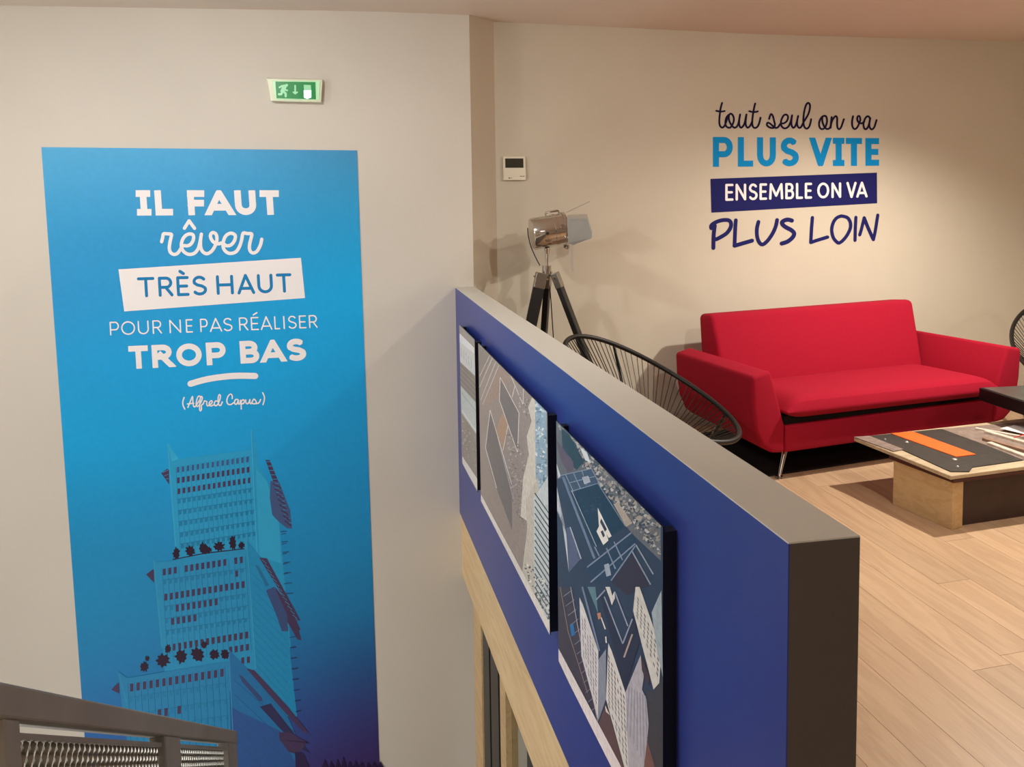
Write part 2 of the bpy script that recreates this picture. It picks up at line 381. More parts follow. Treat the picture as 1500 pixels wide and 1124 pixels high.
def picture(label, TL, TR, BR, BL, draw):
    P4 = [BLUE.at(*q, OFF) for q in (TL, TR, BR, BL)]
    la = min((flat(p, 0) - flat(org, 0)).dot(pd) for p in P4); lb = max((flat(p, 0) - flat(org, 0)).dot(pd) for p in P4)
    la = (flat((P4[0] + P4[3]) / 2, 0) - org).dot(pd); lb = (flat((P4[1] + P4[2]) / 2, 0) - org).dot(pd)
    zt = (P4[0].z + P4[1].z) / 2; zb = (P4[2].z + P4[3].z) / 2
    ctr_ = org + pd * ((la + lb) / 2); t = thing('picture', label, 'picture', flat(ctr_, zb), 'photo panels on the blue parapet')
    fr = [org + pd * la, org + pd * lb]
    q = [(fr[0] - pn * .001), (fr[1] - pn * .001), (fr[1] - pn * OFF), (fr[0] - pn * OFF)]
    q = [(fr[0] - pn * (OFF - .004)), (fr[1] - pn * (OFF - .004)), (fr[1] - pn * OFF), (fr[0] - pn * OFF)]
    obj('panel', MB().prism([flat(p, zb) for p in q], [flat(p, zt) for p in q]), M_black, t)
    for fa_, fb2 in ((.0, .03), (lb - la - .03, lb - la)):
        q = [org + pd * (la + fa_) - pn * .001, org + pd * (la + fb2) - pn * .001, org + pd * (la + fb2) - pn * (OFF - .004), org + pd * (la + fa_) - pn * (OFF - .004)]
        obj('side_strip', MB().prism([flat(p, zb + .01) for p in q], [flat(p, zt - .012) for p in q]), M_black, t)  # black strips fill the gaps behind both side edges
    def inv(p):          # world -> pixel
        d = p - EYE; z = d.dot(fwd); return (PX + FPX * d.dot(RGT) / z, PY - FPX * d.dot(UPV) / z)
    cq = [inv(flat(fr[0] - pn * OFF, zt)), inv(flat(fr[1] - pn * OFF, zt)), inv(flat(fr[1] - pn * OFF, zb)), inv(flat(fr[0] - pn * OFF, zb))]
    art = Art(BLUE, OFF + .0004, None, .000012, cq); draw(art, cq)
    obj('print', art.mb, M_gloss, t)
    return t
def Z(ox, oy, sc): return lambda *pts: [(ox + x / sc, oy + y / sc) for x, y in pts]
def speckle(a, quad, n_, cols, smin, smax, rnd):
    (p00, p10, p11, p01) = quad
    for _ in range(n_):
        u, v = rnd.random(), rnd.random(); L2 = lambda a_, b_, t: (a_[0] + (b_[0] - a_[0]) * t, a_[1] + (b_[1] - a_[1]) * t)
        x, y = L2(L2(p00, p10, u), L2(p01, p11, u), v); s = rnd.uniform(smin, smax)
        if _ % 40 == 0: a.k += 1
        a.poly([(x + rnd.uniform(-s, s), y - s), (x + s, y + rnd.uniform(-s, s)), (x + rnd.uniform(-s, s), y + s), (x - s, y + rnd.uniform(-s, s))], rnd.choice(cols), False)
def draw1(a, q):
    z = Z(660, 470, 4.8875); r = random.Random(1)
    a.poly(q, (138, 130, 122))
    a.poly(z((60, 30), (165, 130), (168, 200), (62, 85)), (150, 144, 138))
    a.poly(z((60, 85), (170, 210), (175, 395), (64, 290)), (205, 207, 208))
    a.poly(z((60, 85), (170, 195), (170, 235), (64, 150)), (226, 228, 230))
    for k in range(5): a.rib(z((75 + k * 18, 190 + k * 20), (78 + k * 18, 260 + k * 20)), .6, (165, 165, 162))
    a.poly(z((66, 300), (180, 420), (184, 580), (70, 460)), (122, 116, 110))
    for k in range(4): a.rib(z((68, 330 + k * 35), (184, 450 + k * 35)), .7, (160, 152, 144))
    a.poly(z((72, 465), (184, 590), (190, 820), (78, 660)), (188, 196, 194))
    a.rib(z((80, 520), (184, 650)), .8, (150, 160, 158)); a.rib(z((80, 640), (190, 800)), 1.4, (220, 224, 222))
    speckle(a, z((80, 700), (192, 840), (195, 1060), (84, 960)), 60, [(160, 154, 148), (112, 106, 102), (176, 172, 166)], .6, 1.6, r)
    a.poly(z((84, 970), (200, 1145), (205, 1240), (86, 1030)), (222, 218, 212))
def draw2(a, q):
    z = Z(660, 470, 4.8875); y = Z(640, 700, 2.65); r = random.Random(2)
    a.poly(q, (150, 137, 129))
    a.poly(z((190, 160), (290, 260), (205, 470)), (136, 128, 122))
    a.poly(z((345, 330), (430, 400), (340, 560), (240, 620)), (158, 136, 124))
    for p in (((300, 265), (205, 480)), ((325, 290), (215, 570)), ((345, 320), (230, 600)), ((280, 250), (208, 400))): a.rib(z(*p), .9, (200, 192, 185))
    a.poly(z((355, 405), (490, 660), (480, 940), (350, 570)), (118, 110, 106))
    a.poly(z((370, 655), (412, 745), (375, 930), (328, 780)), (172, 140, 112))
    a.poly(z((283, 640), (440, 1180), (440, 1500), (300, 1124), (250, 910)), (112, 105, 102))
    a.poly(z((330, 820), (370, 930), (470, 1350), (440, 1250)), (160, 155, 158))
    for p in (((355, 405), (350, 570), (478, 940)), ((355, 405), (490, 660), (480, 940)), ((283, 640), (250, 910), (330, 1200)), ((283, 640), (440, 1180)), ((430, 390), (518, 600), (522, 480)), ((460, 470), (440, 550)), ((375, 930), (412, 745))): a.rib(z(*p), .9, (218, 212, 206))
    speckle(a, z((400, 800), (530, 900), (530, 1500), (440, 1300)), 160, [(172, 164, 158), (122, 114, 110), (140, 130, 124)], .7, 2.2, r)
    speckle(a, z((500, 500), (590, 590), (560, 700), (480, 600)), 40, [(190, 180, 172), (120, 110, 105)], .7, 1.6, r)
    a.poly(z((585, 545), (620, 580), (640, 1500), (500, 1400), (520, 1124), (560, 960), (545, 830), (580, 720), (555, 620)), (208, 201, 188))
    a.poly(z((605, 560), (686, 640), (705, 2300), (610, 1124)), (146, 172, 190))
    speckle(a, z((608, 570), (686, 645), (695, 1500), (612, 1300)), 170, [(222, 230, 234), (96, 128, 150), (180, 200, 212), (120, 150, 170)], .8, 2.8, r)
    a.poly(y((345, 90), (390, 0), (443, 330), (443, 600), (330, 370), (350, 200)), (196, 190, 176))
    a.poly(y((375, 80), (441, -20), (443, 600), (378, 440)), (198, 206, 208))
    for k in range(16): a.rib(y((380, 60 + k * 26), (443, 150 + k * 27)), 1.7, (70, 80, 84))
    speckle(a, y((340, 330), (443, 420), (443, 590), (360, 430)), 80, [(110, 112, 106), (226, 224, 216), (80, 88, 84)], .8, 2.4, r)
    a.poly(y((172, 66), (443, 575), (446, 660), (168, 100)), (226, 220, 214))
def draw3(a, q):
    z = Z(790, 600, 4.325); y = Z(790, 860, 4.257); r = random.Random(5)
    a.poly(q, (50, 60, 80))
    a.poly(z((100, 60), (770, 730), (770, 960), (600, 800), (550, 740), (430, 520), (330, 400), (100, 440)), (104, 106, 110))
    speckle(a, z((110, 80), (765, 735), (765, 930), (250, 330)), 430, [(150, 146, 140), (70, 76, 84), (186, 184, 182), (120, 112, 108), (58, 66, 76), (168, 158, 146)], .8, 3.6, r)
    a.poly(z((140, 120), (190, 160), (285, 330), (235, 385), (150, 290)), (46, 66, 74))
    a.poly(z((106, 190), (215, 330), (215, 385), (180, 400), (130, 300)), (96, 82, 94))
    a.poly(z((470, 600), (500, 590), (590, 720), (550, 745)), (176, 164, 150))
    a.poly(z((255, 235), (300, 270), (325, 340), (290, 320)), (214, 220, 228))
    a.poly(z((130, 420), (330, 375), (375, 470), (200, 520)), (70, 86, 108))
    for p in (((130, 420), (330, 375), (380, 470)), ((190, 465), (350, 425)), ((200, 520), (375, 468)), ((215, 400), (260, 500)), ((270, 390), (300, 480)), ((165, 410), (215, 520))): a.rib(z(*p), 1.1, (140, 152, 172))
    a.poly(z((270, 430), (310, 420), (325, 460), (285, 475)), (170, 178, 192))
    a.poly(z((230, 515), (372, 470), (545, 735), (380, 850), (350, 885), (222, 560)), (34, 54, 74))
    speckle(a, z((250, 560), (380, 540), (400, 640), (290, 660)), 24, [(52, 68, 88), (66, 80, 100)], .8, 1.8, r)
    a.rib(z((150, 430), (350, 945)), 3.6, (108, 124, 150)); a.rib(z((205, 515), (362, 870)), 1.2, (158, 168, 184)); a.rib(z((372, 470), (545, 740)), 1.4, (118, 134, 150))
    a.poly(z((370, 622), (458, 803), (440, 815), (425, 790), (438, 830), (405, 860), (362, 772), (378, 740)), (232, 228, 222))
    a.poly(z((392, 690), (428, 760), (416, 775), (385, 715)), (50, 56, 70)); a.poly(z((388, 775), (402, 765), (416, 800), (405, 812)), (50, 56, 70))
    a.poly(z((300, 1000), (582, 782), (612, 850), (455, 1085), (330, 1100)), (44, 60, 84))
    for p in (((303, 1000), (582, 782)), ((325, 1095), (608, 850)), ((455, 1085), (608, 865)), ((425, 878), (482, 1010)), ((473, 838), (527, 955)), ((350, 870), (380, 930))): a.rib(z(*p), 2.0, (128, 142, 164))
    a.poly(z((410, 985), (440, 975), (455, 1050), (425, 1060)), (160, 172, 190))
    a.poly(z((600, 900), (690, 1120), (560, 1180), (452, 1092)), (56, 44, 56))
    for p in (((588, 900), (705, 1110)), ((612, 858), (722, 1045))): a.rib(z(*p), 2.0, (146, 154, 170))
    a.poly(z((108, 470), (130, 600), (188, 1035), (172, 790), (150, 700), (112, 640)), (196, 202, 212)); a.poly(z((105, 330), (135, 420), (120, 440)), (206, 214, 220))
    a.poly(z((172, 750), (195, 745), (265, 945), (190, 1030)), (88, 96, 124)); a.rib(z((195, 745), (265, 948)), 1.6, (184, 190, 204))
    a.poly(y((112, 0), (200, 0), (365, 830), (250, 620), (118, 400)), (66, 58, 64))
    for k in range(13): a.rib(y((150 + k * 14, 60 + k * 60), (205 + k * 13, 20 + k * 60)), .9, (134, 138, 158))
    a.rib(y((195, 0), (240, 250), (365, 840)), 1.0, (170, 165, 170)); a.rib(y((130, 0), (180, 280), (300, 660)), .9, (150, 130, 120))
    a.poly(y((190, 240), (212, 230), (222, 300), (200, 310)), (40, 110, 170))
    a.poly(y((250, 65), (272, 110), (368, 400), (368, 832), (262, 430)), (212, 208, 210))
    a.grid(*y((258, 120), (360, 430), (362, 760), (270, 420)), 6, 12, .42, .5, (70, 62, 74), .12, r)
    a.poly(y((368, 455), (416, 388), (416, 700), (370, 832)), (136, 142, 158))
    a.rib(y((268, 0), (375, 400)), 2.6, (118, 132, 158)); a.poly(y((300, 0), (350, 0), (368, 170)), (96, 128, 138))
    a.poly(y((380, 60), (405, 50), (520, 360), (582, 180), (632, 322), (532, 650)), (46, 44, 60))
    for p in (((405, 60), (520, 355), (580, 200)), ((470, 30), (552, 245)), ((355, 80), (410, 20))): a.rib(y(*p), 2.0, (148, 156, 176))
    a.rib(y((528, 440), (580, 295)), 2.4, (176, 160, 146)); a.rib(y((385, 190), (412, 265)), 1.8, (222, 216, 214)); a.rib(y((414, 310), (418, 350)), 2, (222, 216, 214))
    a.poly(y((412, 0), (440, 0), (455, 55), (468, 28), (472, 70), (452, 115), (438, 70)), (214, 210, 206)); a.poly(y((360, 165), (382, 160), (385, 195), (368, 205)), (190, 130, 96))
    a.poly(y((430, 350), (452, 400), (538, 662), (560, 1190), (530, 1124), (416, 700)), (216, 212, 208))
    a.grid(*y((424, 400), (535, 690), (556, 1150), (425, 720)), 6, 12, .45, .55, (84, 74, 80), .05, r)
    a.poly(y((538, 655), (632, 425), (652, 560), (640, 640), (668, 700), (682, 860), (655, 1124), (640, 1200), (560, 1190)), (178, 174, 182))
    for k in range(7): a.rib(y((560 + k * 17, 560 + k * 10 + 60), (545 + k * 22, 900 + k * 40)), 1.6, (148, 146, 160))
    a.poly(y((600, 0), (625, 0), (650, 70), (762, 400), (748, 600), (712, 640), (585, 150)), (208, 206, 200))
    a.grid(*y((606, 40), (755, 400), (745, 590), (600, 170)), 7, 6, .42, .5, (78, 70, 74), .05, r)
    a.poly(y((762, 20), (770, 560), (735, 400), (700, 160)), (158, 172, 180)); a.poly(y((632, 420), (690, 560), (680, 620), (640, 520)), (70, 52, 52))
    a.poly(y((668, 640), (712, 660), (772, 560), (780, 1200), (650, 1200), (684, 860)), (66, 62, 62)); a.poly(y((652, 1124), (672, 960), (720, 1124), (720, 1220)), (120, 82, 70))
    a.poly(y((370, 850), (416, 730), (440, 800), (545, 1190), (500, 1120)), (98, 72, 68)); a.poly(y((410, 740), (440, 800), (415, 780)), (220, 216, 212))
    a.poly(y((115, 375), (520, 1140), (900, 1900), (800, 1900), (110, 440)), (228, 218, 218))
picture('narrow photo panel of grey building fronts, nearest the banner wall', (672.7, 476), (693.8, 496), (700.8, 723.5), (676.8, 678.6), draw1)
picture('middle photo panel showing brown-grey rooftops beside a beach', (699, 502.3), (800, 601), (807, 938), (706, 734), draw2)
picture('photo panel of white and dark-roofed city blocks from above, nearest the parapet end', (814, 615), (966, 769), (976, 1290), (819, 968), draw3)

# ------------------------------------------------------------------ stroke lettering
def arc(cx, cy, rx, ry, a0, a1, n_=10): return [(cx + rx * math.cos(rad(a0 + (a1 - a0) * i / n_)), cy + ry * math.sin(rad(a0 + (a1 - a0) * i / n_))) for i in range(n_ + 1)]
GL = {
 'I': [[(.5, 0), (.5, 1)]], 'J': [], 'L': [[(0, 1), (0, 0)], [(0, 0), (1, 0)]],
 'IS': [[(.5, 0), (.5, 1)], [(0, 0), (1, 0)], [(0, 1), (1, 1)]],
 'F': [[(0, 0), (0, 1)], [(0, 1), (1, 1)], [(0, .48), (.92, .48)]],
 'E': [[(0, 0), (0, 1)], [(0, 1), (1, 1)], [(0, .5), (.9, .5)], [(0, 0), (1, 0)]],
 'T': [[(0, 1), (1, 1)], [(.5, 0), (.5, 1)]], 'H': [[(0, 0), (0, 1)], [(1, 0), (1, 1)], [(0, .5), (1, .5)]],
 'A': [[(-.02, -.02), (.5, 1.03), (1.02, -.02)], [(.2, .25), (.8, .25)]], 'V': [[(-.02, 1.02), (.5, -.03), (1.02, 1.02)]],
 'U': [[(0, 1), (0, .36)] + arc(.5, .36, .5, .36, 180, 360) + [(1, 1)]],
 'O': [arc(.5, .5, .5, .5, 0, 360, 24)], 'N': [[(0, 0), (0, 1)], [(0, 1), (1, 0)], [(1, 0), (1, 1)]],
 'M': [[(0, 0), (.06, 1), (.5, .2), (.94, 1), (1, 0)]],
 'P': [[(0, 0), (0, 1)], [(0, 1), (.6, 1)] + arc(.6, .7, .4, .3, 90, -90) + [(0, .4)]],
 'R': [[(0, 0), (0, 1)], [(0, 1), (.55, 1)] + arc(.55, .73, .4, .27, 90, -90) + [(0, .46)], [(.5, .46), (1, 0)]],
 'B': [[(0, 0), (0, 1)], [(0, 1), (.5, 1)] + arc(.5, .76, .4, .24, 90, -90) + [(0, .52)], [(0, .52), (.6, .52)] + arc(.6, .26, .4, .26, 90, -90) + [(0, 0)]],
 'S': [arc(.5, .755, .47, .245, 30, 270, 12)[:] + arc(.5, .255, .5, .255, 90, -150, 12)[1:]],
}
GL['S'] = [arc(.5, .745, .46, .255, 32, 200, 9) + [(.3, .545), (.7, .475)] + arc(.5, .255, .5, .255, 25, -148, 10)]
def text_line(par, m_, plane, off, letters, bx, by0, by1, ty0, ty1, w, shear=0, rnd=False, accents=()):
    """letters: (glyph, x0, x1) in photo pixels at cap top; baseline y runs by0..by1 over bx=(x0,x1)"""
    def base(x): return by0 + (by1 - by0) * (x - bx[0]) / (bx[1] - bx[0])
    def topy(x): return ty0 + (ty1 - ty0) * (x - bx[0]) / (bx[1] - bx[0])
    hw = w / 2
    for g, x0, x1 in letters:
        mb = MB()
        def mp(gx, gy):
            X = (x0 + hw) + gx * (x1 - x0 - w); b, t = base(X) - hw, topy(X) + hw
            return (X + shear * (1 - gy), b + (t - b) * gy)
        yt, yb = topy((x0 + x1) / 2), base((x0 + x1) / 2)
        if g == 'I': strokes = [[((x0 + x1) / 2 + shear * (1 - gy), base(x0) - hw + (topy(x0) + hw - base(x0) + hw) * gy) for gy in (0, 1)]]
        else: strokes = [[mp(*p) for p in s] for s in GL[g]]
        for s in strokes:
            closed = len(s) > 8 and math.hypot(s[0][0] - s[-1][0], s[0][1] - s[-1][1]) < .3
            if not rnd and not closed:                         # square caps, cut to the letter's band
                s = list(s)
                def extd(p, q, k): L = math.hypot(p[0] - q[0], p[1] - q[1]) or 1; return (p[0] + (p[0] - q[0]) / L * k, p[1] + (p[1] - q[1]) / L * k)
                k = hw * (2.0 if g in 'AV' else 1 if g != 'S' else 0)
                if g in ('R',) and len(s) == 2 and s[0][0] != s[1][0] and abs(s[0][1] - s[1][1]) > 3: k = hw * 2
                if g not in 'PRBA' or len(s) == 2 and g != 'A' or len(s) == 3: s[0] = extd(s[0], s[1], k)
                if g not in 'PRBA' or len(s) == 2 and g != 'A' or len(s) == 3: s[-1] = extd(s[-1], s[-2], k)
                if g == 'U': pass
            polys = ribbon2(s, w)
            for (x, y) in (s if rnd or closed else s[1:-1]):
                polys.append([(x + hw * math.cos(2 * math.pi * i / 16), y + hw * math.sin(2 * math.pi * i / 16)) for i in range(16)])
            for q in polys:
                if not rnd:
                    q = [V(p) for p in q]
                    bl = lambda x: base(x); e = (by1 - by0) / (bx[1] - bx[0]); et = (ty1 - ty0) / (bx[1] - bx[0])
                    q = clip(q, V(((x0 + x1) / 2, yb)), V((e, -1))); 
                    if len(q) > 2: q = clip(q, V(((x0 + x1) / 2, yt)), V((-et, 1)))
                    if len(q) < 3: continue
                mb.poly([plane.at(p[0], p[1], off + .000012 * len(mb.f)) for p in q])
        for p, q in accents:
            if x0 <= (p[0] + q[0]) / 2 <= x1: stroke(mb, plane, off, [p, q], w)
        obj('letter', mb, m_, par)
def smooth_pts(pts, n_=5):
    out = []; P = [pts[0]] + list(pts) + [pts[-1]]
    for i in range(1, len(P) - 2):
        p0, p1, p2, p3 = P[i - 1:i + 3]
        for k in range(n_):
            t = k / n_; f = lambda a, b, c, d: .5 * (2 * b + (c - a) * t + (2 * a - 5 * b + 4 * c - d) * t * t + (3 * b - a - 3 * c + d) * t ** 3)
            out.append((f(p0[0], p1[0], p2[0], p3[0]), f(p0[1], p1[1], p2[1], p3[1])))
    return out + [pts[-1]]
def stroke(mb, plane, off, pts, w, sm=True, n_=5):
    if len(pts) > 2 and sm: pts = smooth_pts(pts, n_)
    hw = w / 2
    for q in ribbon2(pts, w): mb.poly([plane.at(x, y, off + .000006 * (len(mb.f) % 160)) for x, y in q])
    for x, y in pts: mb.poly([plane.at(x + hw * math.cos(2 * math.pi * i / 10), y + hw * math.sin(2 * math.pi * i / 10), off + .000006 * (len(mb.f) % 160)) for i in range(10)])
def T(z, s): return [tuple(map(float, p)) for p in z(*s)]

# ------------------------------------------------------------------ banner
bn_c = LW.at(310, 900)
ban = thing('wall_banner', 'tall blue banner with white French quotation and tower print on the left wall', 'banner', flat(bn_c, LOW + 1.0))
TLb, TRb, BRb, BLb = (60.5, 215.6), (523, 220.4), (561.9, 1285), (139, 1285)
rows = [(215, (84, 168, 216), (80, 164, 214), (66, 142, 190)), (350, (50, 150, 206), (48, 148, 206), (34, 156, 214)), (430, (44, 148, 208), (36, 154, 214), (20, 164, 226)),
        (520, (34, 154, 216), (22, 162, 226), (24, 160, 222)), (650, (22, 160, 222), (24, 156, 218), (26, 148, 208)), (800, (26, 140, 196), (26, 138, 196), (28, 134, 192)),
        (900, (24, 136, 192), (26, 132, 188), (30, 116, 172)), (980, (26, 128, 186), (30, 116, 178), (40, 82, 140)), (1050, (34, 112, 178), (40, 92, 166), (54, 56, 118)), (1124, (48, 84, 160), (56, 62, 136), (60, 40, 96)), (1330, (60, 50, 110), (58, 42, 100), (50, 34, 80))]
def bcol(u, y):
    for a, b in zip(rows, rows[1:]):
        if a[0] <= y <= b[0]:
            t = (y - a[0]) / (b[0] - a[0]); c = [[a[k][i] + (b[k][i] - a[k][i]) * t for i in range(3)] for k in (1, 2, 3)]
            u2 = u * 2; k = 0 if u2 < 1 else 1; s = u2 - k
            return tuple(c[k][i] + (c[k + 1][i] - c[k][i]) * s for i in range(3))
    return rows[-1][1]
mb = MB(); NU, NV = 16, 60
def bp_(u, v):
    l = (TLb[0] + (BLb[0] - TLb[0]) * v, TLb[1] + (BLb[1] - TLb[1]) * v); r = (TRb[0] + (BRb[0] - TRb[0]) * v, TRb[1] + (BRb[1] - TRb[1]) * v)
    return (l[0] + (r[0] - l[0]) * u, l[1] + (r[1] - l[1]) * u)
for i in range(NU):
    for j in range(NV):
        cs = [(i / NU, j / NV), ((i + 1) / NU, j / NV), ((i + 1) / NU, (j + 1) / NV), (i / NU, (j + 1) / NV)]
        ps = [bp_(*c) for c in cs]
        mb.poly([LW.at(*p, .004) for p in ps], tuple(tuple(min(255, k * 1.07) for k in bcol(c[0], min(1325, p[1]))) for c, p in zip(cs, ps)))
pr_ = [LW.at(*p, .004) for p in (TLb, TRb, BRb, BLb)]; bk = [LW.at(*p, .0005) for p in (TLb, TRb, BRb, BLb)]
for i in range(4): mb.poly([pr_[i], pr_[(i + 1) % 4], bk[(i + 1) % 4], bk[i]], (120, 170, 200))
obj('panel', mb, M_print, ban)
# tower print
ar = Art(LW, .0043, None, .000012); rt = random.Random(11)
def mixc(a, b, t): return tuple(a[i] + (b[i] - a[i]) * t for i in range(3))
LC = lambda y: mixc((44, 168, 220), (36, 132, 190), min(1, max(0, (y - 640) / 480)))
DC = (74, 58, 96); FC = (22, 112, 164)
z5 = Z(220, 630, 5.62); z6 = Z(200, 770, 5.354); z7 = Z(150, 930, 4.545)
def q4(pts, c): ar.poly(pts, c)
# upper block
q4(z5((835, 0), (850, 0), (900, 300), (990, 480), (1060, 740), (1095, 1120), (1160, 1800), (890, 1800), (870, 600)), (38, 160, 212))
q4(z5((870, 320), (960, 420), (1060, 760), (1080, 1100), (900, 1040)), (50, 172, 222))
q4(z5((145, 110), (235, 240), (830, 165), (895, 1030), (880, 1100), (215, 1100), (150, 250)), LC(680))
q4(z5((145, 110), (235, 240), (180, 262)), (52, 180, 230))
q4(z5((90, 355), (140, 320), (155, 330), (157, 450)), DC)
for k in range(3): ar.rib(z5((100 + k * 14, 352 + k * 26), (150, 330 + k * 36)), .8, (90, 150, 196))
q4(z5((948, 245), (985, 250), (1062, 440), (1020, 450)), DC); q4(z5((990, 420), (1062, 430), (1152, 660), (1168, 812), (1128, 812), (1062, 760), (1005, 700), (985, 560)), (70, 92, 140))
for k in range(15): ar.rib(z5((955 + k * 12, 262 + k * 36), (998 + k * 12, 262 + k * 36)), 1.1, (40, 150, 204))
for k in range(8): ar.rib(z5((1010 + k * 14, 440 + k * 44), (1078 + k * 12, 480 + k * 44)), 2.2, DC)
for k in range(9): ar.rib(z5((1080 + k * 4, 860 + k * 82), (1118 + k * 4, 852 + k * 82)), 1.2, (46, 84, 130))
def wrow(z, p, q, n_, w_, h_, mask=None, c=DC):
    ar.k += 1
    (x0, y0), (x1, y1) = z(p, q)
    for i in range(n_):
        if mask and i not in mask: continue
        x = x0 + (x1 - x0) * i / (n_ - 1); y = y0 + (y1 - y0) * i / (n_ - 1)
        ar.poly([(x - w_ / 2, y - h_ / 2 + .4), (x + w_ / 2, y - h_ / 2 - .3), (x + w_ / 2, y + h_ / 2 - .3), (x - w_ / 2, y + h_ / 2 + .4)], c, False)
def frow(z, p, q, n_, w_, h_):
    ar.rib(z((p[0] - 20, p[1] - 12), (q[0] + 25, q[1] - 12)), 1.0, (32, 128, 178)); wrow(z, (p[0], p[1] + 5), (q[0], q[1] + 5), n_, w_, h_, None, (30, 134, 186))
wrow(z5, (230, 328), (800, 243), 15, 3.5, 8, c=(64, 92, 144)); wrow(z5, (232, 415), (805, 328), 15, 3.8, 8.4); wrow(z5, (237, 505), (815, 415), 15, 3.8, 8)
for k in range(5): frow(z5, (238 + k * 7, 585 + k * 92), (820 + k * 9, 492 + k * 90), 15, 4.2, 6)
for k in range(16): ar.rib(z5((212 + k * 40, 300 - k * 6), (250 + k * 40, 1000 - k * 6)), .5, (30, 128, 180))
ar.rib(z5((832, 0), (845, 300), (880, 1040)), 1.2, (66, 186, 232)); ar.rib(z5((145, 110), (215, 1040)), 1.6, (60, 180, 226))
# middle block
q4(z6((862, 110), (975, 250), (1150, 560), (1190, 850), (1230, 1240), (1260, 1500), (930, 1500), (890, 500)), (32, 146, 202))
for k in range(14): ar.rib(z6((910, 380 + k * 62), (1180, 640 + k * 66)), .6, (28, 122, 176))
q4(z6((135, 270), (178, 290), (862, 190), (945, 1300), (235, 1300)), LC(840))
q4(z6((75, 385), (128, 345), (136, 350), (138, 450)), DC)
q4(z6((962, 252), (1022, 258), (1286, 745), (1262, 745)), DC); q4(z6((1085, 480), (1230, 660), (1292, 900), (1262, 895), (1150, 700)), DC); q4(z6((1015, 510), (1080, 480), (1180, 700), (1190, 830), (1140, 830), (1095, 700)), (62, 84, 134)); q4(z6((1190, 600), (1286, 820), (1270, 825)), DC)
q4(z6((930, 310), (960, 320), (1040, 470), (1015, 480)), (36, 116, 166))
for k in range(13): ar.rib(z6((985 + k * 20, 270 + k * 36), (1020 + k * 20, 300 + k * 36)), .7, (60, 150, 196))
for k in range(7): ar.rib(z6((1130 + k * 8, 50 + k * 81), (1180 + k * 8, 45 + k * 81)), 1.2, (46, 84, 130))
for k in range(5): ar.rib(z6((1198 + k * 6, 880 + k * 82), (1250 + k * 6, 872 + k * 82)), 1.2, (46, 84, 130))
R15 = range(15)
wrow(z6, (218, 365), (822, 270), 15, 4.2, 9.5, [0, 1, 2, 4, 5, 6, 7, 8, 9, 10, 11, 13, 14]); frow(z6, (222, 442), (830, 348), 15, 4.2, 6); wrow(z6, (222, 468), (828, 372), 15, 4.4, 9, [13])
wrow(z6, (230, 562), (836, 464), 15, 4.4, 9.8); frow(z6, (230, 650), (842, 545), 15, 4.2, 6); wrow(z6, (232, 663), (842, 565), 15, 4.4, 9.8, range(2, 10))
frow(z6, (236, 745), (850, 640), 15, 4.2, 6); wrow(z6, (240, 760), (850, 664), 15, 4.4, 9.8, [1, 2, 3, 4, 5]); frow(z6, (242, 838), (856, 738), 15, 4.2, 6)
wrow(z6, (250, 962), (864, 860), 15, 4.4, 9.8, c=(78, 56, 86)); wrow(z6, (255, 1058), (870, 955), 15, 4.4, 9.4, [11, 12, 13, 14]); wrow(z6, (262, 1154), (877, 1054), 15, 4.4, 9.4, [13, 14])
for k in range(16): ar.rib(z6((200 + k * 43.5, 340 - k * 6.5), (248 + k * 43.5, 1080 - k * 6.5)), .5, (28, 112, 162))
ar.rib(z6((862, 110), (880, 350), (935, 1124)), 1.4, (58, 168, 214)); ar.rib(z6((135, 270), (200, 960)), 1.6, (56, 164, 210))
def tree(x, y, rx, ry):
    pts = []
    for i in range(18):
        t = 2 * math.pi * i / 18; s = 1 if i % 2 else .72; s *= rt.uniform(.8, 1.15); pts.append((x + rx * s * math.cos(t), y + ry * s * math.sin(t)))
    q4(pts, (46, 24, 52))
for x, y, rx, ry in ((258, 811, 5.5, 10), (278.5, 808, 8, 9), (298, 804, 7, 10), (304, 806, 7, 6), (321, 801, 8.5, 8), (341, 796, 6, 12), (353.5, 799, 5, 6)): tree(x, y, rx, ry)
ar.rib([(253, 820), (300, 811), (358, 804)], 1.4, (52, 40, 76))
# lower block
q4(z7((843, 100), (960, 220), (1240, 560), (1300, 700), (1320, 900), (1330, 1200), (880, 1200), (860, 500)), (36, 118, 180))
q4(z7((850, 480), (1180, 640), (1310, 900), (1330, 1200), (880, 1200)), (48, 92, 160))
for k in range(9): ar.rib(z7((875, 300 + k * 95), (1290, 660 + k * 120)), .7, (30, 86, 146))
q4(z7((100, 240), (165, 290), (842, 175), (870, 1200), (230, 1200)), LC(1010))
q4(z7((60, 366), (100, 325), (110, 320), (112, 394)), DC)
q4(z7((958, 224), (1012, 238), (1235, 480), (1378, 660), (1340, 650), (1215, 520)), DC); q4(z7((908, 264), (935, 280), (1062, 420), (1068, 446), (1040, 440), (930, 315)), (58, 78, 130))
q4(z7((1048, 480), (1120, 458), (1382, 790), (1345, 775), (1240, 680), (1190, 634)), (52, 50, 94)); q4(z7((1175, 650), (1240, 650), (1380, 725), (1365, 715), (1300, 800), (1240, 780), (1180, 700)), DC)
q4(z7((1282, 780), (1340, 790), (1385, 900), (1385, 1200), (1300, 1200)), (50, 40, 82))
for k in range(7): ar.rib(z7((1250 + k * 6, 88 + k * 71), (1290 + k * 6, 82 + k * 71)), 1.3, (34, 60, 104))
wrow(z7, (195, 352), (796, 254), 15, 4.8, 11.5); frow(z7, (192, 430), (812, 330), 15, 4.6, 7); frow(z7, (200, 545), (818, 440), 15, 4.6, 7); wrow(z7, (205, 552), (818, 450), 15, 5, 11.5, [4, 5, 7]); frow(z7, (210, 650), (830, 545), 15, 4.6, 7)
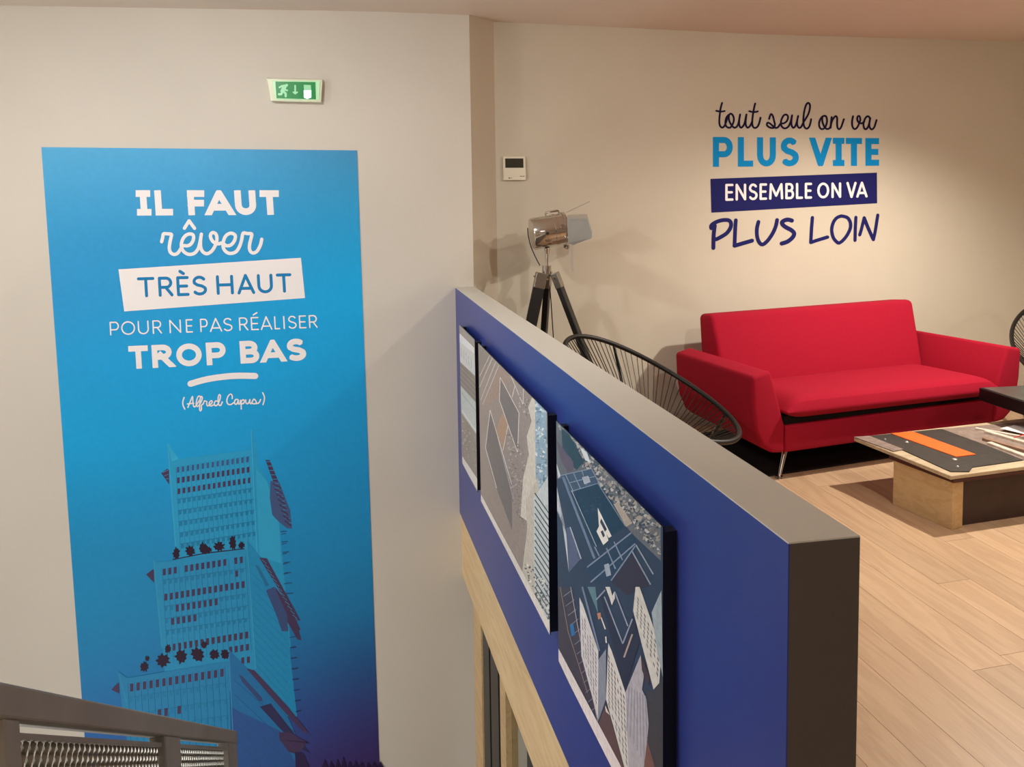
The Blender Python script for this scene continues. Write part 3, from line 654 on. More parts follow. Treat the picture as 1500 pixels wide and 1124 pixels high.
for k in range(16): ar.rib(z7((170 + k * 43, 320 - k * 7), (200 + k * 43, 900 - k * 7)), .55, (26, 96, 150))
ar.rib(z7((842, 100), (880, 900), (884, 1200)), 1.4, (62, 150, 206)); ar.rib(z7((110, 260), (190, 560)), 1.8, (46, 150, 204))
for x, y, rx, ry in ((211.5, 977, 7, 9), (215.5, 965, 4, 4), (239, 968, 10.5, 10), (246, 951, 5, 7), (265, 962, 10, 11), (289.5, 959, 11, 11), (314, 959, 9, 8), (330, 959, 7, 9), (299, 945, 5, 6)): tree(x, y, rx, ry)
ar.k += 1
for k in range(10): q4([(472 + k * 9 + rt.uniform(-2, 2), 1124), (476 + k * 9, 1112 + rt.uniform(-6, 5)), (481 + k * 9, 1124), (481 + k * 9, 1135), (472 + k * 9, 1135)], (44, 28, 70))
obj('tower_print', ar.mb, M_print, ban, label='printed picture of a stepped white tower with trees on its terraces')
# words
TO = .0056
mb = MB(); f = lambda *xs: [190 + x / 6.522 for x in xs]
text_line(ban, M_white, LW, TO, [(g, 190 + a / 6.522, 190 + b / 6.522) for g, a, b in (('IS', 57, 196), ('L', 235, 402), ('F', 547, 712), ('A', 722, 980), ('U', 998, 1200), ('T', 1240, 1425))], (199, 408), 316, 314.9, 278.7, 278.8, 9.8, shear=1.9)
zr = Z(220, 320, 8.333); mb = MB()
stroke(mb, LW, TO, T(zr, [(140, 285), (153, 235), (163, 190), (205, 188), (258, 195), (255, 230), (240, 300), (234, 365), (248, 415), (290, 440), (335, 425), (368, 380), (400, 335), (455, 335), (500, 310), (528, 255), (525, 205), (485, 190), (435, 208), (395, 260), (380, 330), (395, 385), (430, 422), (480, 440), (540, 425), (585, 370), (608, 290), (625, 192)]), 5)
stroke(mb, LW, TO, T(zr, [(625, 192), (614, 280), (617, 350), (640, 405), (690, 432), (745, 405), (785, 350), (812, 280), (812, 215), (792, 182), (760, 175), (737, 200), (742, 245), (775, 290), (830, 312), (880, 300), (930, 333), (985, 325), (1028, 275), (1040, 215), (1015, 188), (975, 182), (925, 212), (897, 270), (888, 330), (905, 385), (945, 420), (990, 428), (1050, 405), (1092, 340), (1117, 260), (1135, 182), (1185, 185), (1238, 190), (1232, 240), (1215, 310), (1212, 370), (1230, 410), (1265, 422), (1305, 400), (1335, 350), (1352, 305), (1362, 255)]), 5)
stroke(mb, LW, TO, T(zr, [(418, 120), (475, 30), (542, 122)]), 5, sm=False)
obj('word', mb, M_white, ban, label='white script word rêver')
mb = MB().poly([LW.at(170 + x / 5.172, 370 + y / 5.172, TO) for x, y in ((18, 128), (1401, 40), (1432, 345), (62, 447))])
obj('label_box', mb, M_white, ban, label='tilted white box')
mb = MB(); q_ = lambda s: [(g, 170 + a / 5.172, 170 + b / 5.172) for g, a, b in s]
text_line(ban, M_lblue, LW, TO + .0006, q_((('T', 158, 290), ('R', 316, 428), ('E', 455, 550), ('S', 574, 684), ('H', 756, 886), ('A', 915, 1045), ('U', 1066, 1184), ('T', 1210, 1328))), (201, 418), 436, 428.8, 406.5, 400.6, 4.4, shear=1.4, rnd=True, accents=(((263.5, 397.6), (268.7, 401)),))
mb = MB()
text_line(ban, M_white, LW, TO, [('P', 160.4, 174), ('O', 177, 197.5), ('U', 201.5, 217.5), ('R', 223, 236.5), ('N', 247.7, 264.7), ('E', 271.7, 282), ('P', 292.7, 304), ('A', 307, 324.5), ('S', 326.6, 340), ('R', 349.7, 363), ('E', 367, 378.5), ('A', 381.5, 398), ('L', 401.3, 409.8), ('I', 414.5, 416.6), ('S', 421.4, 434), ('E', 437.5, 448.2), ('R', 452, 464.5)], (165, 465), 491.6, 480.4, 471.4, 461.4, 2.0, shear=.9, rnd=True, accents=(((371, 461.5), (376.3, 458.2)),))
mb = MB()
text_line(ban, M_white, LW, TO, q_((('T', 92, 240), ('R', 268, 425), ('O', 452, 645), ('P', 679, 828), ('B', 935, 1080), ('A', 1095, 1275), ('S', 1287, 1435))), (204, 433), 540.3, 529, 506.5, 496.2, 8.3, shear=1.6)
mb = MB(); stroke(mb, LW, TO, [(279, 562.5), (300, 556.5), (325, 552.4), (350, 550.6), (374, 551)], 9)
obj('underline', mb, M_white, ban, label='white brush underline')
za = Z(255, 565, 10); mb = MB()
for s in ([(148, 175), (130, 230), (132, 290), (158, 345)], [(203, 320), (235, 240), (270, 160), (275, 230), (285, 300), (310, 308), (350, 250), (385, 190), (375, 155), (350, 165), (330, 220), (325, 280), (345, 308), (385, 260), (415, 185), (395, 160), (380, 220), (376, 300), (375, 355), (388, 372), (402, 340), (400, 290), (425, 270), (445, 225), (455, 228), (480, 235), (478, 270), (487, 297), (508, 292), (545, 265), (560, 235), (545, 222), (520, 245), (515, 285), (540, 300), (575, 285)],
          [(195, 270), (240, 264), (290, 258)], [(645, 235), (612, 225), (590, 255), (597, 290), (622, 293), (647, 260), (672, 200), (680, 150), (662, 132), (648, 170), (645, 230), (655, 280), (682, 290), (707, 240)],
          [(852, 190), (850, 145), (825, 125), (790, 160), (773, 215), (785, 265), (820, 280), (860, 262), (880, 245)], [(932, 205), (902, 205), (885, 240), (895, 272), (920, 268), (942, 215), (940, 262), (960, 268), (977, 215), (982, 280), (985, 345)], [(980, 240), (1010, 208), (1030, 225), (1020, 260), (988, 268)],
          [(1050, 210), (1052, 250), (1072, 268), (1095, 250), (1110, 205), (1110, 250), (1130, 265), (1165, 200), (1190, 215), (1205, 250), (1180, 268), (1150, 262)], [(1190, 266), (1240, 255), (1267, 205)], [(1298, 105), (1322, 160), (1320, 220), (1302, 280)]):
    stroke(mb, LW, TO, T(za, s), 1.9, n_=3)
obj('signature', mb, M_white, ban, label='small white script (Alfred Capus)')

# ------------------------------------------------------------------ lettering on the lounge wall
wl = thing('wall_lettering', 'cut vinyl French saying in blue and navy on the lounge wall above the sofa', 'wall sticker', BW.at(1165, 370))
WO = .0015
zt1 = Z(1040, 140, 11.54); zt2 = Z(1160, 140, 11.54); mb = MB()
for s in ([(205, 125), (180, 220), (165, 330), (158, 440), (170, 510), (205, 542), (245, 515), (275, 440), (300, 365), (345, 308), (388, 335), (405, 400), (390, 470), (350, 535), (310, 543), (270, 510), (262, 440), (285, 360), (320, 325)], [(320, 340), (322, 410), (350, 480), (390, 530), (430, 543), (470, 500), (492, 420), (510, 320), (495, 420), (497, 500), (522, 543), (557, 520), (590, 450), (617, 320), (605, 420), (607, 500), (637, 543), (680, 510), (712, 440)],
          [(765, 135), (740, 240), (722, 360), (715, 470), (730, 530), (770, 548), (815, 510), (840, 440), (855, 375)], [(1000, 395), (1020, 330), (1040, 315), (1065, 350), (1085, 430), (1098, 490), (1082, 540), (1040, 548), (985, 525), (962, 490), (975, 460), (1010, 470), (1060, 512), (1110, 547), (1155, 530), (1192, 478), (1250, 468), (1300, 430), (1320, 365), (1297, 325), (1255, 330), (1220, 380), (1200, 450), (1212, 520), (1260, 555), (1320, 530), (1362, 450), (1388, 335)]): stroke(mb, BW, WO, T(zt1, s), 2.8)
stroke(mb, BW, WO, T(zt1, [(105, 258), (180, 272), (250, 262)]), 2.6); stroke(mb, BW, WO, T(zt1, [(665, 265), (740, 280), (810, 268)]), 2.6)
for s in ([(3, 335), (-7, 420), (-5, 500), (22, 545), (55, 520), (85, 440), (107, 345), (92, 420), (92, 500), (122, 547), (160, 525), (197, 450), (232, 395), (277, 315), (302, 230), (305, 160), (280, 125), (245, 150), (215, 240), (198, 350), (196, 460), (212, 530), (250, 560), (290, 530), (315, 460), (325, 400)], [(530, 347), (575, 350), (595, 420), (580, 500), (545, 555), (500, 567), (467, 530), (462, 460), (490, 385), (530, 347)], [(515, 360), (515, 430), (540, 510), (580, 560), (620, 562), (650, 530), (662, 450), (672, 365)], [(655, 545), (668, 465), (700, 390), (740, 348), (765, 380), (765, 470), (772, 540), (800, 570), (835, 530), (860, 460), (880, 400)],
          [(1035, 350), (1020, 420), (1020, 500), (1037, 550), (1070, 567), (1110, 530), (1142, 460), (1157, 400), (1142, 350), (1115, 352), (1105, 400), (1125, 450), (1180, 470), (1225, 440)], [(1322, 400), (1300, 355), (1260, 360), (1225, 420), (1210, 490), (1225, 555), (1257, 567), (1292, 520), (1315, 440), (1325, 380), (1310, 470), (1317, 540), (1350, 572), (1390, 540), (1415, 470), (1432, 415)]): stroke(mb, BW, WO, T(zt2, s), 2.8)
obj('script_line', mb, M_dnavy, wl, label='dark script words tout seul on va')
mb = MB(); q_ = lambda s: [(g, 1035 + a / 5.769, 1035 + b / 5.769) for g, a, b in s]
text_line(wl, M_cyan, BW, WO, q_((('P', 54, 222), ('L', 265, 393), ('U', 427, 586), ('S', 624, 780), ('V', 876, 1050), ('IS', 1068, 1165), ('T', 1178, 1314), ('E', 1343, 1458))), (1044.5, 1287.7), 244.5, 242.8, 200.6, 202.4, 8.8, shear=.1)
obj('label_box', MB().poly([BW.at(1035 + x / 5.769, 190 + y / 5.769, WO) for x, y in ((33, 416), (1440, 363), (1442, 622), (41, 702))]), M_navy, wl, label='navy box')
mb = MB()
text_line(wl, M_white, BW, WO + .0008, q_((('E', 158, 228), ('N', 245, 335), ('S', 355, 432), ('E', 447, 512), ('M', 528, 648), ('B', 665, 740), ('L', 755, 815), ('E', 830, 892), ('O', 935, 1037), ('N', 1055, 1138), ('V', 1183, 1267), ('A', 1266, 1360))), (1062.4, 1270.4), 294.4, 289, 269.4, 266.6, 3.5, rnd=True)
zp = Z(1035, 305, 10.71); zl = Z(1165, 305, 11.54)
BR = []
for s, w_ in (([(75, 315), (75, 275), (120, 235), (200, 200), (290, 185), (355, 195), (385, 240), (375, 310), (320, 390), (230, 450), (150, 490)], 5.2), ([(130, 275), (115, 400), (110, 520), (108, 625)], 5.2), ([(460, 190), (450, 330), (440, 590)], 5), ([(440, 590), (560, 555), (715, 510)], 5.4), ([(815, 215), (790, 330), (795, 450), (830, 540), (880, 570), (950, 520), (1030, 410), (1085, 290), (1107, 185)], 5), ([(1340, 195), (1270, 180), (1200, 205), (1185, 240), (1230, 290), (1330, 345), (1375, 395), (1350, 460), (1270, 525), (1180, 555)], 5.6)): BR.append((T(zp, s), w_ + .5))
for s, w_ in (([(290, 160), (275, 350), (262, 580)], 4.4), ([(262, 580), (380, 540), (545, 490)], 4.6), ([(780, 132), (700, 165), (640, 250), (616, 370), (640, 490), (690, 560), (740, 588), (810, 540), (880, 450), (930, 340), (930, 240), (880, 160), (780, 132)], 4.4), ([(1025, 155), (1015, 350), (1010, 545)], 4.2), ([(1090, 452), (1125, 330), (1165, 165)], 4.2), ([(1165, 165), (1230, 330), (1320, 530)], 4.6), ([(1320, 530), (1350, 400), (1395, 118)], 4.2)): BR.append((T(zl, s), w_ + .5))
for g in ((0, 1), (2, 3), (4,), (5,), (6, 7), (8,), (9,), (10, 11, 12)):
    mb = MB()
    for k in g: stroke(mb, BW, WO, *BR[k])
    obj('letter', mb, M_navy, wl)

# ------------------------------------------------------------------ exit sign
ze = Z(370, 90, 11.54)
ex = thing('exit_sign', 'lit green emergency exit sign high on the left wall above the banner', 'exit sign', LW.at(433, 150))
def ft(pts, off): return [LW.at(x, y, off) for x, y in pts]
o_f = ze((240, 285), (1185, 310), (1160, 695), (310, 672)); bk_ = ze((232, 280), (1180, 300), (1162, 690), (318, 668))
obj('casing', MB().prism(ft(bk_, .001), ft(o_f, .045)), M_exitc, ex, bevel=.004)
obj('diffuser', MB().prism(ft(ze((330, 325), (1140, 330), (1125, 655), (385, 645)), .044), ft(ze((335, 330), (1135, 335), (1120, 650), (390, 640)), .050)), M_exitg, ex)
obj('sign_face', MB().prism(ft(ze((385, 340), (1060, 350), (1070, 640), (405, 622)), .049), ft(ze((385, 340), (1060, 350), (1070, 640), (405, 622)), .053)), M_green, ex)
mb = MB(); eo = .0538
for s, w_ in (([(540, 425), (505, 500)], 6.2), ([(455, 440), (500, 412), (545, 420)], 2.8), ([(545, 430), (550, 480), (585, 490)], 2.6), ([(505, 500), (485, 555), (445, 555)], 3.4), ([(520, 505), (560, 545), (560, 590)], 3.4)): stroke(mb, LW, eo, T(ze, s), w_, sm=False)
mb.poly([LW.at(370 + (575 + 24 * math.cos(t * .5236)) / 11.54, 90 + (403 + 24 * math.sin(t * .5236)) / 11.54, eo) for t in range(12)])
obj('pictogram_runner', mb, M_greenl, ex); mb = MB(); stroke(mb, LW, eo, T(ze, [(720, 410), (720, 520)]), 2.6); stroke(mb, LW, eo, T(ze, [(690, 520), (722, 545), (755, 520)]), 2.4, sm=False)
obj('pictogram_arrow', mb, M_greenl, ex)
mb = MB().poly(ft(ze((865, 395), (985, 398), (990, 490), (868, 488)), eo))
obj('pictogram_door', mb, M_greenl, ex)
obj('pictogram_door', MB().poly(ft(ze((865, 490), (990, 490), (990, 610), (925, 632), (868, 610)), eo)), M_greenw, ex, label='bright lamp spot in the door symbol')

# ------------------------------------------------------------------ thermostat
zh = Z(720, 220, 18.73)
th_ = thing('thermostat', 'white wall controller with dark display left of the tripod lamp', 'thermostat', BW.at(752, 265))
def fb_(pts, off): return [BW.at(x, y, off) for x, y in pts]
obj('casing', MB().prism(fb_(zh((305, 185), (935, 185), (940, 830), (325, 830)), .001), fb_(zh((310, 175), (925, 175), (940, 822), (335, 822)), .022)), M_plast, th_, bevel=.003)
obj('display', MB().prism(fb_(zh((375, 228), (872, 228), (878, 485), (380, 485)), .021), fb_(zh((375, 228), (872, 228), (878, 485), (380, 485)), .0232)), M_lcd, th_)
obj('cover', MB().prism(fb_(zh((335, 528), (670, 528), (672, 820), (335, 820)), .0215), fb_(zh((335, 528), (670, 528), (672, 820), (335, 820)), .0245)), M_plast, th_)
obj('keypad', MB().prism(fb_(zh((690, 528), (935, 528), (938, 820), (692, 820)), .0215), fb_(zh((690, 528), (935, 528), (938, 820), (692, 820)), .0245)), M_plast, th_)
mb = MB(); stroke(mb, BW, .0252, T(zh, [(488, 765), (492, 767)]), 2.2); stroke(mb, BW, .0252, T(zh, [(530, 765), (560, 765)]), .8); obj('marking', mb, M_gtxt, th_); mb = MB(); stroke(mb, BW, .0252, T(zh, [(790, 718), (830, 716)]), 1.2); stroke(mb, BW, .0252, T(zh, [(860, 718), (895, 716)]), 1.2)
obj('marking', mb, M_gtxt, th_)

# ------------------------------------------------------------------ sofa
SL = atz(1150, 664, .17); SR = atz(1472, 618, .17); sd = (SR - SL).normalized(); sa = math.atan2(sd.y, sd.x)
SM = Matrix.Translation(flat(SL, 0)) @ Matrix.Rotation(sa, 4, 'Z')
sofa = thing('sofa', 'red fabric two-seater sofa with splayed chrome legs against the lounge wall', 'sofa'); sofa.matrix_world = SM; WINV['sofa'] = Matrix.Identity(4)
SC = .78
def arm(sgn):
    prof = [(-.10, .655), (-.222, .63), (-.215, .45), (-.195, .32), (-.15, .225), (-.09, .178), (.0, .17), (.0, .33), (-.045, .48)]
    fx = (lambda x: x) if sgn < 0 else (lambda x: 2 * SC - x)
    a = [V((fx(x), 0.0, z)) for x, z in prof]
    b = [V((fx(x * .97), .86, z - (.03 if z > .5 else 0))) for x, z in prof]
    return MB().prism(a, b)
for sg in (-1, 1): obj('armrest', arm(sg), M_red, sofa, bevel=.022, seg=4, smooth=True)
obj('base', MB().prism([V((.0, .004, .17)), V((2 * SC, .004, .17)), V((2 * SC, .86, .17)), V((0, .86, .17))], [V((.0, -.002, .325)), V((2 * SC, -.002, .325)), V((2 * SC, .86, .325)), V((0, .86, .325))]), M_red, sofa, bevel=.012, seg=3, smooth=True)
obj('platform', MB().box((.01, .03, .32), (2 * SC - .01, .62, .375)), M_dark, sofa, label='black block colouring the gap under the seat cushion dark')  # black block puts the dark of the cushion gap into colour
patch_mb = MB().prism([SM @ V(p) for p in ((-.12, .105, .0003), (1.30, .105, .0003), (1.30, .95, .0003), (-.12, .95, .0003))], [SM @ V(p) for p in ((-.12, .105, .004), (1.30, .105, .004), (1.30, .95, .004), (-.12, .95, .004))])  # thin flat black patch on the floor below the sofa
o = obj('patch', patch_mb, M_dark); o['label'] = 'flat black patch lying under the red sofa'; o['category'] = 'patch'
# seat cushion: a padded grid
def cushion(x0, x1, y0, y1, zb, zt, nx=24, ny=10, crown=.02, sag=None):
    mb_ = MB(); 
    def top(u, v):
        e = min(1, min(u, 1 - u) * 14) ** .5; g = min(1, min(v * 22, (1 - v) * 9)) ** .5
        return zb + (zt - zb) * (.35 + .65 * min(e, g)) + crown * math.sin(math.pi * u) * math.sin(math.pi * v) + (sag(u, v) if sag else 0)
    def botz(u, v):
        e = min(1, min(u, 1 - u) * 14) ** .5; g = min(1, min(v * 22, (1 - v) * 9)) ** .5
        return zb + (zt - zb) * (.35 - .35 * min(e, g)) + (sag(u, v) if sag else 0)
    vs = []; 
    for fz in (botz, top):
        for j in range(ny + 1):
            for i in range(nx + 1):
                u, v = i / nx, j / ny; v2 = .5 - .5 * math.cos(math.pi * v); u2 = u + .012 * math.sin(2 * math.pi * u) * -1
                vs.append(V((x0 + (x1 - x0) * u2, y0 + (y1 - y0) * v2, fz(u2, v2))))
    W = nx + 1; N1 = W * (ny + 1); fs = []
    for j in range(ny):
        for i in range(nx):
            a = j * W + i; fs += [(a, a + W, a + W + 1, a + 1), (N1 + a, N1 + a + 1, N1 + a + W + 1, N1 + a + W)]
    for i in range(nx): fs += [(i, i + 1, N1 + i + 1, N1 + i), (ny * W + i, N1 + ny * W + i, N1 + ny * W + i + 1, ny * W + i + 1)]
    for j in range(ny): fs += [(j * W, N1 + j * W, N1 + (j + 1) * W, (j + 1) * W), (j * W + nx, (j + 1) * W + nx, N1 + (j + 1) * W + nx, N1 + j * W + nx)]
    return mb_.mesh(vs, fs)
obj('seat_cushion', cushion(-.02, 2 * SC + .02, -.045, .64, .345, .475, crown=.006, sag=lambda u, v: (.012 * (1 - v)) - .03 * v + (.018 - .03 * u) * (1 - v) * .6), M_red, sofa, smooth=True, sub=1)
# backrest
bkf = [V((-.02, .56, .36)), V((2 * SC + .02, .56, .36)), V((2 * SC + .1, .76, .85)), V((-.01, .76, .85))]
bkb = [V((-.02, .84, .30)), V((2 * SC + .02, .84, .30)), V((2 * SC + .06, .93, .83)), V((.0, .93, .83))]
obj('backrest', MB().prism(bkf, bkb), M_red, sofa, bevel=.035, seg=4, smooth=True)
for sx, sy in ((.09, .11), (2 * SC - .09, .11), (.09, .76), (2 * SC - .09, .76)):
    dx = -.075 if sx < .5 else .075; dy = -.04 if sy < .4 else .04
    lg = obj('leg', MB().tube([(sx, sy, .172), (sx + dx, sy + dy, .008)], [.017, .009], 14), M_chrome, sofa, smooth=True)
    child_of_part('foot', MB().tube([(sx + dx, sy + dy, .012), (sx + dx, sy + dy, .0 if sy < .4 or sx > 1.4 else .0044)], [.021, .024], 16), M_chrome, lg, smooth=True)

# ------------------------------------------------------------------ string chairs
CY1 = MB().tube([(0, 0, 0), (0, 0, 1)], .0028, 6); cyl_me = None
def make_chair(label, loc, rz):
    global cyl_me
    t = thing('string_armchair', label, 'armchair', (0, 0, 0), 'black string chairs of the lounge'); t.location = loc; t.rotation_euler = (0, 0, rz); WINV[t.name] = Matrix.Identity(4)
    ctr_, a_, b_ = V((0, 0, .625)), V((-.48, 0, .215)), V((0, .37, 0))
    outer = lambda th: ctr_ + a_ * math.cos(th) + b_ * math.sin(th) * (1 + .06 * math.cos(th)) - V((0, 0, .03 * math.sin(th) ** 2))
    ic = V((-.0, 0, .29)); inner = lambda th: ic + V((-.11, 0, .03)) * math.cos(th) + V((0, .09, 0)) * math.sin(th)
    obj('rim', MB().tube([outer(2 * math.pi * i / 64) for i in range(64)], .014, 10, closed=True), M_cord, t, smooth=True, label='black rope-wrapped oval rim')
    obj('inner_ring', MB().tube([inner(2 * math.pi * i / 32) for i in range(32)], .008, 8, closed=True), M_cord, t, smooth=True)
    N = 84
    for i in range(N):
        th = 2 * math.pi * i / N + .006 * (i % 3); p, q = outer(th), inner(th + .05 * (1 if i % 2 else -1)); d = q - p
        if cyl_me is None:
            o = obj('cord', CY1, M_cord, t); cyl_me = o.data
        else:
            o = bpy.data.objects.new('cord', cyl_me); COL.objects.link(o); o.parent = t
        o.matrix_local = Matrix.Translation(p) @ d.to_track_quat('Z', 'Y').to_matrix().to_4x4() @ Matrix.Diagonal((1, 1, d.length, 1))
    for th, fx, fy in ((.75, -.30, .27), (-.75, -.30, -.27), (2.35, .30, .26), (-2.35, .30, -.26)):
        p = outer(th); obj('leg', MB().tube([p, V((fx * .8, fy * 1.0, .28)), V((fx, fy, .009))], .009, 10), M_black, t, smooth=True)
    obj('base_frame', MB().tube([(-.30, .27, .012), (.30, .26, .012), (.30, -.26, .012), (-.30, -.27, .012)], .009, 8, closed=True), M_black, t)
    return t
make_chair('black string armchair with oval rim, behind the parapet beside the tripod lamp', (.735, 4.36, 0), rad(-34))
make_chair('black string armchair at the right edge beyond the sofa, only its rim showing', (3.76, 5.40, 0), rad(240))

# ------------------------------------------------------------------ tripod floor lamp
DL = 4.93
lb = atd(801, 392, DL); LX, LY, LZ = lb.x, lb.y, lb.z
lamp = thing('floor_lamp', 'chrome spotlight floor lamp on black tripod beside the thermostat', 'floor lamp', (LX, LY, 0))
hub = V((LX, LY, LZ))
obj('hub', MB().tube([hub + V((0, 0, -.05)), hub + V((0, 0, .012))], .028, 16), M_chrome, lamp, smooth=True)
for (px0, py0, px1, py1, fd, wax) in ((793, 402, 772, 500, -.10, (1, .15, 0)), (803, 402, 798, 485, .22, (.25, 1, 0)), (813, 402, 854, 510, -.06, (.35, 1, 0))):
    a0 = atd(px0, py0, DL); b0 = atd(px1, py1, DL + (0 if fd < 0 else .05)); d = b0 - a0; a0.y += fd * .1
    k = a0.z / -d.z; foot = V((a0.x + d.x * k, LY + fd * 2.0 if fd < 0 else LY + .27, .0))
    dd = (foot - a0); ln = dd.length; zz = dd.normalized(); yy = V(wax); yy = (yy - zz * yy.dot(zz)).normalized(); xx = yy.cross(zz)
    MM = Matrix.Translation(a0) @ Matrix((xx, yy, zz)).transposed().to_4x4()
    wdt = .034
    sl = obj('leg', MB().box((-.017, -wdt, .075), (.017, wdt, ln), MM), M_blackw, lamp, bevel=.004, seg=1)
    child_of_part('bracket', MB().box((-.02, -wdt * 1.02, -.01), (.02, wdt * 1.02, .085), MM), M_steel, sl, bevel=.004, seg=2, label='chrome bracket')
    child_of_part('bolt', MB().tube([MM @ V((0, -wdt - .012, .02)), MM @ V((0, wdt + .012, .02))], .006, 8), M_chrome, sl)
yk = atd(801, 372, DL)
obj('stem', MB().tube([hub, atd(801.5, 368, DL)], .010, 12), M_chrome, lamp, smooth=True)
c_b = atd(779, 343.5, DL); c_f = atd(829, 335, DL + .03); ax = (c_f - c_b).normalized(); up_ = V((0, 0, 1)); sd_ = ax.cross(up_).normalized(); u2_ = sd_.cross(ax)
RB = .098
prof = [(0, .0), (0, .092), (.006, RB), (.10, RB), (.13, RB), (.132, RB * 1.03), (.15, RB * 1.03), (.152, RB), ((c_f - c_b).length - .02, RB), ((c_f - c_b).length - .018, RB * 1.06), ((c_f - c_b).length, RB * 1.06), ((c_f - c_b).length, RB * .9), (.10, RB * .6)]
def lathe(prof, o_, ax_, a_, b_, n_=32):
    vs = []; 
    for s, r_ in prof:
        for k in range(n_):
            t = 2 * math.pi * k / n_; vs.append(o_ + ax_ * s + (a_ * math.cos(t) + b_ * math.sin(t)) * r_)
    fs = [(i * n_ + k, i * n_ + (k + 1) % n_, (i + 1) * n_ + (k + 1) % n_, (i + 1) * n_ + k) for i in range(len(prof) - 1) for k in range(n_)]
    return MB().mesh(vs, fs)
hd = obj('lamp_head', lathe(prof, c_b, ax, sd_, u2_), M_chrome, lamp, smooth=True, label='polished chrome drum')
child_of_part('handle', MB().tube([c_b + ax * .10 + u2_ * .10, c_b + ax * .105 + u2_ * .116, c_b + ax * .18 + u2_ * .116, c_b + ax * .185 + u2_ * .10], .007, 8), M_chrome, hd, smooth=True)
tc_ = -1 if (EYE - c_b).dot(sd_) < 0 else 1
for s, h in ((.075, .0), (.175, .03), (.19, -.055)):
    pt = c_b + ax * s + sd_ * tc_ * RB * .98 + u2_ * h
    child_of_part('knob', MB().tube([pt - sd_ * tc_ * .01, pt + sd_ * tc_ * .016], .010, 12), M_dmet if s < .1 else M_chrome, hd, smooth=True)
bt = c_b + ax * .2 - u2_ * RB; child_of_part('knob', MB().tube([bt, bt - u2_ * .014, bt - u2_ * .026], [.016, .022, .010], 14), M_chrome, hd, smooth=True)
obj('bracket', MB().tube([atd(801.5, 372, DL), atd(801.5, 364, DL)], [.012, .02], 12), M_chrome, lamp, smooth=True)
mf = c_f; Dn = DL - .16
def flap(pts, name='barn_door', m_=M_door, th=.002):
    P = [p for p in pts]; nn = (P[1] - P[0]).cross(P[2] - P[0]).normalized() * th
    obj(name, MB().prism(P, [p + nn for p in P]), m_, lamp)

F_ = lambda x, y, dd: atd(750 + x / 8.64, 290 + y / 8.64, DL + .0 + dd)
flap([F_(700, 265, -.08), F_(950, 262, -.26), F_(1012, 430, -.28), F_(1010, 502, -.28), F_(772, 602, -.10), F_(712, 575, -.08)])
flap([F_(705, 214, .08), F_(950, 204, .22), F_(1016, 430, .24), F_(1000, 520, .24), F_(770, 590, .10), F_(712, 560, .08)])
flap([F_(690, 185, -.07), F_(690, 178, .08), F_(985, 40, .10), F_(985, 44, -.09)])
flap([F_(731, 600, -.02), F_(772, 592, .03), F_(778, 930, .03), F_(752, 945, -.02)])
obj('cable', MB().tube([atd(*p, DL - .03) for p in smooth_pts([(773, 334), (774, 346), (778, 362), (786, 380), (791, 389)])], .0032, 8), M_cord, lamp, smooth=True)
cp = [V((LX + .02, LY + .02, LZ - .04))] + [atd(*p, DL + .02) for p in ((804, 405), (807, 440), (810, 485))]
cp += [V((cp[-1].x + .02, LY + .05, .5)), V((cp[-1].x, LY + .06, .2)), V((cp[-1].x + .02, LY + .1, .006)), V((cp[-1].x - .1, LY + .25, .005))]
obj('cable', MB().tube(cp, .0032, 8), M_cord, lamp, smooth=True)

# ------------------------------------------------------------------ coffee table
H1 = .28
tA = atz(1251, 640.5, H1); tB = atz(1393, 697, H1); tR = atz(1500, 683, H1); tK = atz(1500, 617, H1)
fd_ = (tR - tB).normalized(); TLn = 1.25
tC = tB + fd_ * TLn; tD = tA + (tC - tB)
bl_a, bl_b = atz(1307.5, 739, 0), atz(1394, 777, 0)
ct = thing('coffee_table', 'low coffee table of reclaimed boards with an orange strip', 'coffee table', flat((tA + tC) / 2, 0))
def slab_(pts, z0, z1): return MB().prism([flat(p, z0) for p in pts], [flat(p, z1) for p in pts])
obj('top_board', slab_([tA, tB, tC, tD], H1 - .022, H1 - .002), M_light, ct, bevel=.002, seg=1, label='light plywood edged board')
def onto(pts, z): return [atz(x, y, z) for x, y in pts]
zc = Z(1200, 540, 4.323)
def ext_r(p, L): return p + fd_ * L
di = onto(zc((318, 430), (775, 385), (1060, 490), (1290, 582), (970, 628), (950, 655), (832, 655), (535, 520)), H1)
obj('inlay', slab_(di, H1 - .003, H1 + .003), M_slate, ct, label='dark slate-grey board')
gl = onto(zc((222, 436), (318, 430), (535, 515), (470, 527)), H1); obj('inlay', slab_(gl, H1 - .003, H1 + .0035), M_weath, ct, label='small grey board at the left corner')
we0 = onto(zc((775, 385), (1290, 340)), H1); wk = we0[1] + (we0[1] - we0[0]).normalized() * .3
wf = onto(zc((1060, 488), (1290, 580)), H1); wfk = wf[1] + (wf[1] - wf[0]).normalized() * .0
obj('inlay', slab_([we0[0], we0[1], wk, ext_r(wf[1], .42), wf[1], wf[0]], H1 - .003, H1 + .002), M_weath, ct, label='weathered grey-brown boards')
orp = onto(zc((455, 412), (592, 400), (992, 545), (868, 560)), H1 + .005); obj('inlay', slab_(orp, H1 + .001, H1 + .007), M_orange, ct, label='bright orange strip')
for x, y, r_ in ((555, 468, .010), (858, 578, .013), (877, 624, .007), (418, 450, .006)):
    p = atz(1200 + x / 4.323, 540 + y / 4.323, H1 + .004); obj('screw_cap', MB().tube([p, p + V((0, 0, .004)), p + V((0, 0, .007))], [r_, r_ * .9, r_ * .4], 12), M_stone, ct, smooth=True)
